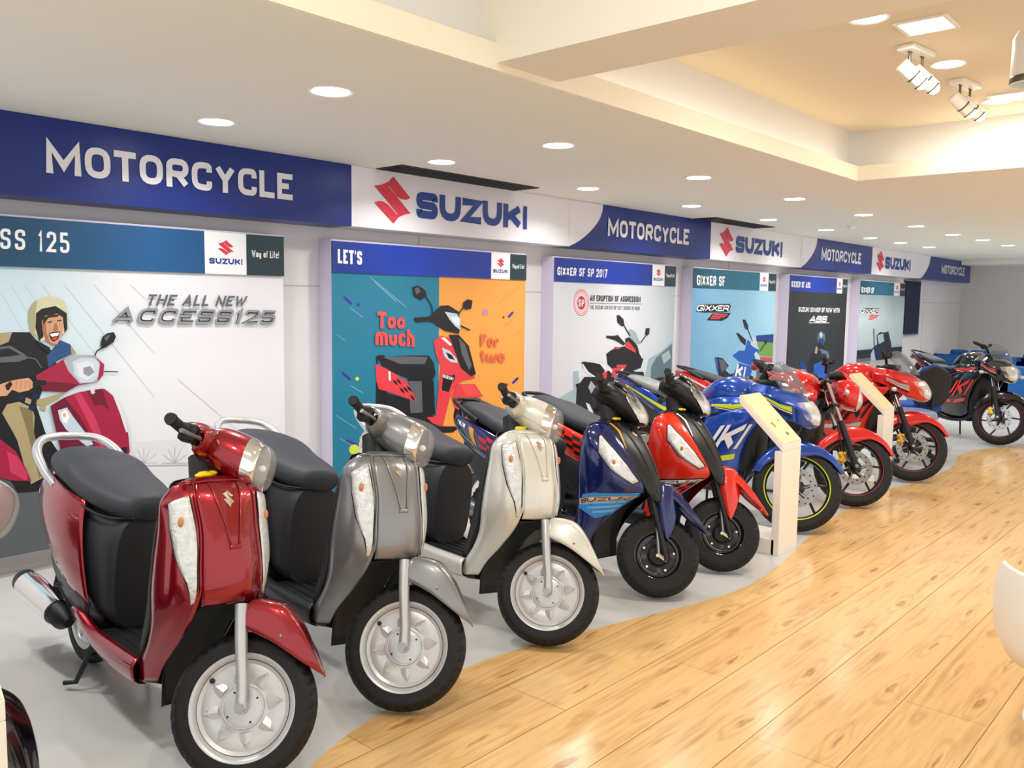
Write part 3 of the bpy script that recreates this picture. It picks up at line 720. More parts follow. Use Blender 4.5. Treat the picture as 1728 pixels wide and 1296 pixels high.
P.text('ACCESS 125', Z(0, 340, 2.492, (-262, 180), (292, 218), (292, 132), (-262, 94)), K['white'], .15, .2)
P.text('THE ALL NEW', Z(0, 340, 2.492, (612, 437), (1028, 442), (1042, 398), (628, 390)), K['grey'], .2, .16, .0)
for sh, m_, wt in ((.8, 'dark', .24), (0, 'chrome', .16)):
    P.text('ACCESS125', Z(0, 340, 2.492, (468, 514), (1150, 517), (1168, 458), (492, 446)), K[m_], wt, .17)

# --- poster two: scooter on teal and orange
P = Poster(3.735, 5.85, 'teal and orange wall poster with a red scooter and rounded red lettering')
z = lambda *p: Z(540, 380, 2.945, *p)
xs_ = on_wall(741, 470, PY)[0]
P.rect(P.x0, xs_, P.z0, P.top, K['teal']); P.rect(xs_, P.x1, P.z0, P.top, K['orange'])
for a, b in [((250, 258), (430, 408)), ((270, 280), (380, 380)), ((150, 410), (215, 460)), ((85, 545), (125, 575)), ((150, 795), (215, 835)), ((80, 945), (180, 1010)), ((100, 1060), (190, 1110))]:
    q = z(a, b); P.line(q[0], q[1], K['mist'], .8)
for a, b in [((995, 300), (890, 390)), ((960, 470), (910, 505)), ((1005, 515), (970, 545))]:
    q = z(a, b); P.line(q[0], q[1], mat('print_tan', '#c98f48', .4), .8)
for a, b in [((118, 355), (158, 392)), ((110, 732), (152, 768)), ((960, 432), (935, 458)), ((985, 758), (957, 786)), ((130, 1068), (190, 1095))]:
    q = z(a, b); P.line(q[0], q[1], K['purple'], 4)
def disc(c, r, m, n=12): P.art(z(*[(c[0]+r*math.cos(2*PI*k/n), c[1]+r*math.sin(2*PI*k/n)) for k in range(n)]), K[m])
disc((190, 395), 8, 'purple'); disc((912, 458), 6, 'crim'); disc((928, 793), 7, 'crim'); disc((821, 434), 16, 'lilac'); disc((185, 763), 10, 'lime'); disc((170, 1115), 26, 'lime')
# the printed scooter
P.art(z((280, 780), (330, 830), (420, 900), (560, 940), (575, 1000), (500, 1015), (300, 960), (278, 900)), K['dark'])
P.art(z((300, 950), (600, 1000), (700, 1000), (660, 1030), (560, 1035), (330, 1000)), K['dark'])
disc((758, 950), 94, 'tyre', 28)
P.art(z(*[(758+30*math.cos(2*PI*k/16)-6, 948+38*math.sin(2*PI*k/16)) for k in range(16)]), K['grey']); disc((752, 945), 20, 'dark')
P.art(z((280, 650), (300, 645), (330, 655), (440, 648), (540, 648), (565, 680), (575, 740), (560, 770), (440, 762), (370, 735), (315, 710)), K['dark'])
P.art(z((310, 655), (440, 652), (535, 655), (520, 690), (400, 690)), K['grey'])
q = z((285, 690), (282, 655)); P.line(q[0], q[1], K['dark'], 2.5); q = z((282, 655), (320, 648)); P.line(q[0], q[1], K['dark'], 2.5)
P.art(z((435, 762), (565, 772), (572, 940), (430, 940), (330, 880), (320, 830), (470, 875)), K['dark'])
P.art(z((440, 775), (505, 775), (510, 930), (450, 935)), K['grey'])
P.art(z((275, 690), (330, 712), (430, 775), (484, 878), (330, 825), (292, 815), (280, 770)), K['red'])
for i in range(4):
    for j in range(3):
        if (i+j) % 2: P.art(z((352+26*i+8*j, 742+18*i+22*j), (372+26*i+8*j, 756+18*i+22*j), (380+26*i+8*j, 776+18*i+22*j), (360+26*i+8*j, 762+18*i+22*j)), K['dark'])
P.art(z((340, 725), (350, 728), (352, 775), (342, 770)), K['white'])
P.art(z((565, 575), (600, 550), (650, 560), (760, 700), (770, 760), (720, 770), (680, 790), (655, 830), (640, 880), (610, 1000), (560, 985), (530, 955), (575, 950), (590, 800), (600, 700), (575, 640)), K['red'])
P.art(z((612, 745), (650, 750), (672, 740), (640, 830), (605, 820)), K['dark']); P.art(z((608, 738), (672, 752), (668, 775), (605, 760)), K['dark'])
P.text('SUZUKI', z((608, 756), (662, 772), (664, 757), (610, 740)), K['white'], .25)
P.art(z((640, 545), (690, 545), (740, 600), (775, 740), (750, 752), (700, 710), (660, 600)), K['dark'])
P.art(z((690, 560), (720, 590), (755, 700), (740, 720), (705, 640)), K['grey'])
P.art(z((606, 608), (645, 625), (680, 665), (685, 685), (650, 680), (620, 655)), K['lens']); P.art(z((625, 630), (655, 645), (670, 670), (640, 662)), K['dark'])
P.art(z((600, 560), (620, 558), (655, 592), (648, 600)), K['white'])
P.art(z((655, 850), (680, 790), (770, 790), (810, 850), (740, 862), (700, 860), (690, 920), (668, 905)), K['red']); P.art(z((700, 795), (765, 795), (800, 845), (730, 850)), K['coral'])
q = z((705, 900), (712, 1000)); P.line(q[0], q[1], K['grey'], 2.5)
P.art(z((560, 440), (600, 400), (640, 398), (690, 430), (700, 500), (690, 540), (620, 525), (570, 490)), K['dark'])
P.art(z((620, 430), (680, 440), (700, 470), (696, 520), (670, 500), (645, 470)), K['lens']); P.art(z((650, 455), (690, 460), (692, 500), (670, 490)), K['white'])
P.art(z((468, 460), (540, 455), (560, 440), (570, 485), (540, 478), (475, 482)), K['dark'])
q = z((560, 440), (556, 400)); P.line(q[0], q[1], K['dark'], 2); q = z((556, 400), (525, 350)); P.line(q[0], q[1], K['dark'], 2)
P.art(z((460, 308), (490, 300), (525, 325), (530, 352), (500, 372), (468, 352)), K['dark']); P.art(z((470, 315), (490, 308), (500, 330), (480, 345)), K['grey'])
q = z((690, 440), (712, 410)); P.line(q[0], q[1], K['dark'], 2); P.art(z((712, 385), (735, 367), (758, 375), (752, 415), (725, 420), (710, 408)), K['dark'])
q = z((700, 500), (745, 522)); P.line(q[0], q[1], K['dark'], 2.5)
P.header(5.39, 5.63, hdr_blue)
P.text("LET'S", [(570, 444), (611, 447), (611, 424), (570, 420)], K['white'], .2, .14)
for t_, q in (('Too', ((285, 512), (422, 515), (425, 440), (285, 428))), ('much', ((275, 594), (470, 605), (470, 520), (275, 505))), ('For', ((798, 600), (888, 608), (890, 550), (798, 540))), ('two', ((798, 678), (918, 682), (920, 622), (798, 612)))):
    P.text(t_, z(*q), K['coral'] if t_ in ('Too', 'much') else mat('print_coral_orange', '#e06a48', .4), .24, .1)

# --- poster three: motorcycle before a misty mountain
P = Poster(6.25, 8.40, 'pale misty wall poster with a black and red motorcycle below a red ring emblem')
z = lambda *p: Z(900, 420, 4.63, *p)
P.rect(P.x0, P.x1, P.z0, P.top, gradmat('print_mist_sky', [(0, '#c9ccd2'), (.5, '#e2e5ec'), (.8, '#cfd8de'), (1, '#a4b7bf')], 0, -1.1, 1.1, .25, 1.5))
P.art(z((1085, 720), (1000, 800), (900, 860), (870, 1000), (890, 1300), (1085, 1300)), K['mist']); P.art(z((1085, 740), (1040, 780), (960, 850), (920, 920), (910, 1300), (1085, 1300)), K['rock'])
P.art(z((1000, 830), (1060, 790), (1075, 850), (1020, 900)), K['mist'])
P.art(z((130, 1200), (310, 1100), (310, 960), (350, 950), (390, 1300), (125, 1300)), K['mist']); P.art(z((130, 1235), (700, 1190), (1085, 1100), (1085, 1400), (130, 1400)), K['dark'])
P.art(z((890, 1030), (1000, 1000), (1085, 1010), (1085, 1200), (890, 1200)), K['dark'])
for r, m_ in ((104, 'red'), (97, 'off'), (88, 'red'), (82, 'off'), (72, 'pink'), (66, 'off')): P.art(z(*[(375+r*.58*math.cos(t), 420+r*math.sin(t)) for t in np.linspace(0, 2*PI, 28, endpoint=False)]), K[m_])
P.art(z(*[(375+32*math.cos(t), 422+54*math.sin(t)) for t in np.linspace(0, 2*PI, 24, endpoint=False)]), mat('print_deepred', '#b23338', .4))
P.text('SP', z((352, 450), (398, 452), (398, 396), (352, 392)), K['off'], .2)
P.text('AN ERUPTION OF AGGRESSION', z((443, 408), (838, 418), (838, 372), (443, 360)), K['dark'], .2, .12)
P.text('THE SUZUKI GIXXER SP 2017 SERIES IS HERE', z((440, 470), (833, 480), (833, 452), (440, 440)), K['grey'], .14, .16)
q = z((440, 424), (850, 430)); P.line(q[0], q[1], K['grey'], .8)
P.art(z((375, 885), (400, 880), (470, 890), (520, 900), (560, 950), (540, 985), (480, 1000), (420, 960), (385, 925)), K['dark']); P.art(z((375, 895), (390, 900), (430, 960), (490, 1000), (470, 1005), (410, 970)), K['off'])
P.art(z((480, 1000), (590, 950), (640, 1000), (640, 1300), (330, 1300), (340, 1080), (400, 1000)), K['dark'])
P.art(z((485, 1005), (580, 950), (570, 1010), (535, 1180), (515, 1170), (505, 1040)), K['red'])
P.art(z((570, 820), (610, 790), (660, 770), (720, 760), (800, 800), (860, 860), (840, 930), (760, 960), (640, 960), (580, 900)), K['dark'])
P.art(z((625, 778), (640, 765), (690, 770), (660, 785)), K['crimh'])
P.art(z((650, 905), (730, 905), (720, 925), (650, 925)), K['red']); P.art(z((625, 930), (720, 925), (680, 1010), (610, 1000)), K['red']); P.art(z((650, 985), (700, 930), (710, 960), (680, 1030)), K['white'])
P.art(z((720, 700), (750, 690), (800, 740), (850, 800), (855, 850), (820, 850), (770, 800), (720, 760)), K['dark']); P.art(z((720, 735), (745, 722), (800, 790), (800, 812), (720, 770)), K['red'])
P.art(z((810, 745), (835, 750), (858, 810), (850, 860), (830, 820)), K['off'])
P.art(z((745, 640), (760, 625), (800, 650), (835, 735), (820, 745), (770, 710)), K['mist'])
P.art(z((570, 678), (630, 680), (660, 672), (720, 740), (705, 755), (640, 715), (570, 695)), K['dark'])
P.art(z((652, 520), (670, 515), (705, 550), (712, 600), (690, 605), (658, 575)), K['dark']); q = z((708, 595), (755, 680)); P.line(q[0], q[1], K['dark'], 1.6)
P.art(z((880, 620), (910, 618), (905, 665), (890, 678), (873, 665)), K['dark']); q = z((885, 670), (838, 735)); P.line(q[0], q[1], K['dark'], 1.6)
P.art(z((640, 1000), (720, 930), (800, 960), (860, 960), (885, 1080), (880, 1200), (640, 1200)), K['dark']); P.art(z((410, 1200), (440, 1215), (470, 1280), (440, 1290)), K['off'])
P.art(z((330, 1060), (440, 1020), (480, 1080), (430, 1120), (370, 1150)), K['dark']); P.art(z((430, 1080), (450, 1030), (490, 1080), (450, 1130)), K['lgrey'])
P.header(7.92, 8.165, hdr_blue)
P.text('GIXXER SF SP 2017', z((188, 205), (575, 225), (580, 160), (188, 140)), K['white'], .2, .14)

# --- poster four
P = Poster(8.78, 10.95, 'pale blue wall poster with a blue motorcycle and green race track edge', hb=1.735)
z = lambda *p: Z(1140, 430, 4.114, *p)
P.rect(P.x0, P.x1, P.z0, P.top, gradmat('print_ice', [(0, '#6fa6cc'), (.5, '#86bcd8'), (1, '#a3d2e6')], 0, -1.1, 1.1, .5, 3))
P.art(z((560, 560), (690, 550), (690, 620), (560, 600)), K['dblue']); P.art(z((560, 600), (690, 610), (690, 710), (560, 700)), K['green']); P.art(z((560, 705), (690, 712), (690, 735), (560, 725)), K['red']); P.art(z((560, 725), (690, 735), (690, 1000), (560, 1000)), K['grey'])
P.art(z((140, 395), (165, 345), (375, 340), (385, 355), (372, 395), (330, 402), (200, 402)), K['dark']); P.text('GIXXER', z((142, 390), (368, 392), (374, 350), (158, 348)), K['white'], .22, .1, .06)
P.art(z((215, 455), (255, 408), (385, 402), (360, 440), (325, 458)), K['dark']); P.text('SF', z((240, 446), (345, 448), (362, 412), (262, 410)), K['red'], .26, .1, .1)
P.art(z((270, 715), (290, 710), (330, 720), (370, 770), (345, 800), (380, 830), (470, 800), (560, 860), (560, 1100), (400, 1100), (360, 920), (300, 850)), K['dark'])
P.art(z((272, 712), (290, 715), (300, 830), (310, 860), (285, 800)), K['blue']); P.art(z((300, 725), (340, 730), (360, 775), (320, 820)), K['grey'])
P.art(z((395, 700), (440, 665), (480, 665), (500, 590), (540, 620), (575, 660), (590, 760), (560, 790), (520, 770), (440, 740)), K['blue'])
P.art(z((440, 750), (540, 780), (520, 840), (440, 960), (370, 930), (400, 830)), K['blue']); P.text('KI', z((410, 850), (475, 870), (490, 780), (430, 755)), K['white'], .25)
P.art(z((545, 690), (560, 670), (585, 700), (588, 750), (570, 770)), K['lens']); P.art(z((520, 620), (530, 560), (560, 590), (578, 660), (540, 640)), K['lens'])
P.art(z((465, 450), (485, 450), (505, 490), (505, 525), (480, 510)), K['dark']); q = z((502, 520), (535, 600)); P.line(q[0], q[1], K['dark'], 1.4)
P.art(z((420, 540), (440, 545), (490, 590), (485, 630), (450, 600)), K['dark']); P.art(z((615, 600), (640, 600), (625, 625)), K['dark']); q = z((620, 620), (585, 670)); P.line(q[0], q[1], K['dark'], 1.4)
P.header(10.47, 10.72, hdr_teal2, 1.735)
P.text('GIXXER SF', z((148, 212), (343, 218), (343, 150), (148, 140)), K['white'], .2, .13)

# --- poster five
P = Poster(11.38, 13.48, 'black wall poster with white lettering and a dark helmeted rider')
P.rect(P.x0, P.x1, P.z0, P.top, gradmat('print_black', [(0, '#23282c'), (.5, '#2a2f33'), (.8, '#202427'), (1, '#1b1e21')], 0, -1., 1., .4, 2.5))
P.text('SUZUKI GIXXER SF NOW WITH', z((853, 396), (1137, 402), (1140, 370), (855, 362)), K['white'], .24, .12)
P.text('ABS', z((925, 468), (1048, 468), (1055, 425), (940, 422)), K['white'], .26, .08, .1); q = z((925, 472), (1068, 472)); P.line(q[0], q[1], K['white'], 1.2)
P.art(z((985, 590), (990, 545), (1012, 530), (1035, 550), (1040, 590), (1020, 630), (1000, 620)), K['rock']); P.art(z((1000, 545), (1012, 535), (1022, 560), (1008, 580)), K['lens']); P.art(z((990, 585), (1035, 580), (1025, 620), (1000, 615)), K['dblue'])
P.art(z((975, 620), (1000, 605), (1040, 640), (1080, 760), (1080, 850), (900, 850), (930, 720)), K['dark']); P.art(z((975, 630), (990, 650), (980, 690), (965, 680)), K['khaki'])
P.art(z((860, 740), (880, 730), (910, 780), (905, 830), (870, 790)), K['dblue']); P.art(z((960, 760), (1040, 730), (1060, 800), (1040, 860), (960, 850)), K['blue']); P.art(z((1000, 650), (1060, 670), (1070, 720), (1030, 720)), K['rock'])
P.header(13.05, 13.27, hdr_blue)
P.text('GIXXER SF ABS', z((805, 224), (935, 232), (937, 190), (805, 182)), K['white'], .22, .12)

# --- poster six
P = Poster(14.02, 16.22, 'farthest wall poster, pale grey sea horizon with a rider seen from the front', bottom=.64)
P.rect(P.x0, P.x1, P.z0, P.top, gradmat('print_sea', [(0, '#9fb3b8'), (.6, '#bfcdd2'), (1, '#8a9ea3')], 2, 0, 1.2, .3, 1.5))
P.rect(P.x0, P.x1, P.z0+.05, P.z0+.20, K['dark']); P.rect(P.x0, P.x1, P.z0, P.z0+.06, K['grey']); P.rect(P.x0, P.x1, P.z0+.2, P.z0+.23, K['lgrey'])
P.art(z((1282, 402), (1300, 370), (1418, 372), (1412, 404)), K['dark']); P.text('GIXXER', z((1284, 402), (1410, 405), (1416, 377), (1292, 374)), K['white'], .22, .1, .06); P.text('SF', z((1338, 450), (1395, 452), (1412, 418), (1352, 415)), K['red'], .26, .1, .1)
P.art(z((1352, 745), (1365, 650), (1400, 620), (1395, 560), (1420, 535), (1450, 540), (1478, 530), (1498, 620), (1498, 700), (1480, 745)), K['dark']); P.art(z((1375, 660), (1410, 625), (1450, 640), (1455, 700), (1440, 745), (1380, 745)), K['navy']); P.art(z((1355, 690), (1375, 650), (1390, 740), (1355, 745)), K['mist'])
q = z((1376, 512), (1380, 640)); P.line(q[0], q[1], K['dark'], 1.6); P.art(z((1400, 560), (1440, 545), (1450, 600), (1410, 620)), K['mist'])
P.header(15.62, 15.93, hdr_teal2, 1.742, 'dark')
P.text('GIXXER SF', z((1290, 262), (1378, 268), (1380, 228), (1290, 222)), K['white'], .22, .12)

# navy banner hanging beyond the last poster
t = thing('hanging_banner', (17.0, 5.2, 1.02), 0, 'narrow navy fabric banner hanging beside the farthest poster', 'banner')
mk('cloth', box(-.42, .42, -.004, .004, .02, 1.02), mat('banner_navy', '#0f1840', .7), t)
mk('bottom_bar', cyl((-.43, 0, .012), (.43, 0, .012), .014), mat('alu', '#c8c8cc', .3, .9), t)
mk('top_bar', cyl((-.43, 0, 1.02), (.43, 0, 1.02), .012), MATS['alu'], t)
# ------------------------------------------------------------------ two-wheelers
# local frame: x forward, y to the rider's left, z up; origin on the floor under the front axle
B_black = mat('plastic_black', '#111215', .45, bump=.15, bscale=400)
B_satin = mat('plastic_satin', '#1c1d20', .35)
B_dark = mat('plastic_charcoal', '#26272c', .5)
B_gloss = mat('gloss_black', '#0b0b0e', .12, coat=.6)
B_seat = mat('seat_vinyl', '#2c2f36', .55, bump=.12, bscale=500)
B_grip = mat('grip_rubber', '#1e1f22', .7)
B_silver = mat('silver_paint', '#c6c7c9', .28, .55, bump=.05, bscale=200)
B_wheel = mat('wheel_silver', '#c9cacc', .33, .35)
B_chrome = mat('chrome', '#e8e8ea', .08, 1.)
B_steel = mat('steel', '#9b9da1', .3, .9)
B_gold = mat('gold_caliper', '#d8a83a', .3, .8)
B_mirror = mat('reflector', '#d5d6d6', .14, .85, var=.25, scale=45)
B_lens = mat('clear_lens', '#ffffff', .04, trans=.0, alpha=.13, spec=.9)
B_ind = mat('indicator_glass', '#d6d9d8', .15, .35, coat=1., var=.3, scale=50, bump=.35, bscale=90)
B_amber = mat('amber_bulb', '#d08a50', .3)
B_screen = mat('smoked_screen', '#70787c', .05, alpha=.38, spec=.8)
B_wrap = mat('plastic_wrap', '#d8dde0', .12, alpha=.4, spec=1., bump=.8, bscale=28)
B_yellow = mat('yellow_tag', '#e8d21e', .5)
B_whiteg = mat('graphic_white', '#e9e9e6', .3)
B_blackg = mat('graphic_black', '#131316', .3)
B_lime = mat('graphic_lime', '#cfe12c', .3)
B_redg = mat('graphic_red', '#c92a2c', .3)
B_maroon = mat('rim_tape_maroon', '#8a2a45', .4)
def tyre_mat():
    return mat('tyre_rubber', '#0f1012', .62, bump=.1, bscale=120)
M_tyre = tyre_mat()
PAINT = dict(
 red=mat('paint_candy_red', '#92051a', .26, .65, coat=1.), grey=mat('paint_grey', '#8a8b8d', .3, .6, coat=.5), white=mat('paint_pearl_white', '#d9d8cf', .26, .25, coat=.8),
 black=mat('paint_black', '#0c0c10', .15, .2, coat=1.), navy=mat('paint_navy', '#14225f', .16, .3, coat=1.), bright=mat('paint_bright_red', '#d8280f', .22, .0, coat=.8),
 moto_red=mat('paint_sport_red', '#cf1417', .2, .1, coat=.9), moto_blue=mat('paint_sport_blue', '#0f45a8', .2, .3, coat=.9), lightblue=mat('graphic_light_blue', '#3c8fd8', .25), gold=mat('graphic_gold', '#d99a30', .3))

class Bike:
    def __init__(s, name, x, y, heading, steer, axis, rake, label, cat, group=None, lean=5):
        s.o = thing(name, (x, y, .003 if lean else 0), heading, label, cat, group)
        s.o.rotation_euler = (math.radians(-lean), 0, heading)
        s.st = steer; s.ax = axis; s.d = (-math.sin(math.radians(rake)), 0, math.cos(math.radians(rake)))
    def turn(s, VF): return rot(VF, s.d, s.st, s.ax)
    def p(s, name, VF, m, st=False, par=None, **k):
        if st: VF = s.turn(VF)
        return mk(name, VF, m, par or s.o, **k)

def treaded_tyre(R, w, rb, n=216, N=36, depth=.0065):
    """carcass with slanted tread grooves"""
    K = 17; G = []
    hw = w/2; h = R-rb
    for i in range(n):
        t = 2*PI*i/n; row = []
        for k in range(K+1):
            a = PI*k/K; yy = -hw*math.cos(a)*(1.0 if abs(math.cos(a)) < .97 else .93); r = rb+h*math.sin(a)**.62
            e = abs(yy)/hw
            if .15 < e < .86 and 3 < k < K-3+1:
                ph = (i/n*N+(.9*e if yy > 0 else .9*e+.5)) % 1
                if ph < .34: r -= depth
            row.append((r*math.cos(t), yy, r*math.sin(t)))
        G.append(row)
    return grid(G, cu=True)
def wheel(b, c, R, w, rim, kind, st, name='front_wheel'):
    """tyre, rim and hub: the wheel is a part, its pieces are sub-parts"""
    at = lambda VF: mv(VF, c)
    o = b.p(name, at(treaded_tyre(R, w, rim)), M_tyre, st)
    q = w/2
    P = lambda nm, VF, m, **k: b.p(nm, at(VF), m, st, o, **k)
    if kind == 'disc':
        P('rim', rev([(rim+.003, -q*.80), (rim, -q*.86), (rim-.006, -q*.84), (rim-.012, -q*.74), (rim-.018, -q*.6), (rim-.022, -q*.4), (rim-.022, q*.4), (rim-.012, q*.74), (rim, q*.86), (rim+.003, q*.8)], 72), B_wheel)
        r0 = rim-.022
        P('wheel_disc', rev([(.001, -.030), (.066, -.030), (.068, -.022), (.074, -.020), (.085, -.021), (.10, -.024), (.115, -.025), (r0-.012, -.02), (r0, -.026)], 64), B_wheel)
        P('wheel_disc', rev([(.001, .030), (.066, .030), (.074, .020), (.10, .024), (r0, .026)], 48), B_wheel)
        P('hub_plate', rev([(.001, -.036), (.05, -.0355), (.061, -.033), (.062, -.029)], 48), B_silver)
        P('hub_boss', rev([(.001, -.050), (.020, -.050), (.022, -.046), (.022, -.035)], 24), B_silver)
        for k in range(4):
            a = math.radians(45+90*k); P('bolt_hole', mv(cyl((0, -.0372, 0), (0, -.0335, 0), .0035, 8), (.053*math.cos(a), 0, .053*math.sin(a))), B_black)
            a = math.radians(20+90*k); P('rivet', mv(cyl((0, -.0275, 0), (0, -.02, 0), .0055, 10), (.112*math.cos(a), 0, .112*math.sin(a))), B_steel)
        for k in range(8):
            a = 2*PI*(k+.5)/8; V = []
            for r, w_, h_ in ((.076, .021, -.022), (.076, -.021, -.022), (.128, .0, -.0255), (.080, 0., -.0335), (.112, .0, -.0325), (.100, .020, -.0235), (.100, -.020, -.0235)):
                V.append((r*math.cos(a)-w_*math.sin(a), h_, r*math.sin(a)+w_*math.cos(a)))
            P('star_rib', (V, [(0, 3, 4, 5), (3, 1, 6, 4), (5, 4, 2), (4, 6, 2), (0, 1, 3)]), B_wheel, smooth=False)
        P('valve', mv(cyl((0, -.03, 0), (0, -.018, 0), .008), (-.075*1.6, 0, .075*.75)), B_black)
    elif kind == 'black10':
        P('rim', rev([(rim+.003, -q*.80), (rim, -q*.88), (rim-.006, -q*.84), (rim-.014, -q*.7), (rim-.018, -q*.45), (rim-.03, -q*.42), (rim-.034, 0), (rim-.018, q*.5), (rim, q*.88), (rim+.003, q*.8)], 64), B_gloss)
        def lobed(r, y, t):
            if .065 < r < rim-.035: y += .006*math.cos(5*t)*(-1 if y < 0 else 1)
            return r, y
        P('wheel_disc', rev([(.001, -.012), (.06, -.012), (.062, -.020), (.09, -.020), (rim-.034, -.006)], 60, fn=lobed), B_satin)
        P('hub_drum', rev([(.001, -.034), (.045, -.034), (.052, -.028), (.056, -.010)], 40), B_satin)
        for k in range(3): P('drum_ring', rev([(.018+.011*k, -.0345), (.020+.011*k, -.0375), (.023+.011*k, -.0345)], 36), B_dark)
        P('axle_nut', join(cyl((0, -.034, 0), (0, -.05, 0), .013, 6), cyl((0, -.05, 0), (0, -.056, 0), .008)), B_chrome)
        for k in range(5):
            a = math.radians(18+72*k); P('bolt', mv(cyl((0, -.030, 0), (0, -.015, 0), .0065, 8), (.083*math.cos(a), 0, .083*math.sin(a))), B_chrome)
    else:           # cast spokes, brake disc
        P('rim', rev([(rim+.004, -q*.72), (rim, -q*.80), (rim-.006, -q*.76), (rim-.012, -q*.5), (rim-.022, -q*.35), (rim-.022, q*.35), (rim-.012, q*.5), (rim, q*.8), (rim+.004, q*.72)], 72), B_satin)
        tp = {'lime': B_lime, 'maroon': B_maroon}[kind]
        for sg in (-1, 1): P('rim_tape', rev([(rim-.001, sg*q*.815), (rim-.009, sg*q*.79)], 72), tp, solid=.0008)
        for k in range(6):
            a0 = 2*PI*k/6+.3
            a = [np.array((.028*math.cos(a0), 0, .028*math.sin(a0))), np.array((.12*math.cos(a0+.10), 0, .12*math.sin(a0+.10))), np.array(((rim-.02)*math.cos(a0-.04), 0, (rim-.02)*math.sin(a0-.04)))]
            P('spoke', tube(a, [.014, .010, .009], 8), B_satin)
        P('hub', rev([(.001, -.045), (.022, -.045), (.032, -.03), (.032, .03), (.001, .045)], 28), B_satin)
        # drilled brake disc on the right side
        ro, ri, y0 = .133, .086, -.052
        P('brake_disc', rev([(ri, y0), (ro, y0), (ro, y0+.004), (ri, y0+.004)], 60, closed=True), B_steel)
        P('disc_carrier', rev([(.03, y0-.002), (.052, y0-.002), (.052, y0+.006), (.03, y0+.006)], 30, closed=True), B_satin)
        for k in range(6):
            a = 2*PI*k/6; P('disc_arm', tube([(.03*math.cos(a), y0+.004, .03*math.sin(a)), (.09*math.cos(a+.35), y0+.002, .09*math.sin(a+.35))], .0065, 6), B_steel)
        for k in range(20):
            a = 2*PI*k/20; r = .110+.010*((k % 2)*2-1); P('disc_hole', mv(cyl((0, y0-.0008, 0), (0, y0+.0002, 0), 0.0062, 8), (r*math.cos(a), 0, r*math.sin(a))), B_black)
        P('axle_nut', cyl((0, -.078, 0), (0, -.045, 0), .012, 12), B_steel)
    return o

def logo_on(S, u0, v0, du, dv, off=.004):
    """emblem laid on a surface; u down, v sideways"""
    V = [S.pt(u0+du*(1-y), v0+dv*(x-.5), off) for x, y in SLOGO]
    return V, [tuple(range(len(V)))]
def text_on(S, s, u0, u1, v0, v1, wt=.25, off=.004, gap=.12):
    V, F = stroke_text(s, [(0, 0, 0), (8., 0, 0), (8., 1, 0), (0, 1, 0)], wt, gap)
    return [tuple(S.pt(u1+(u0-u1)*p[1], v0+(v1-v0)*p[0]/8., off+p[2]*1.)) for p in V], F

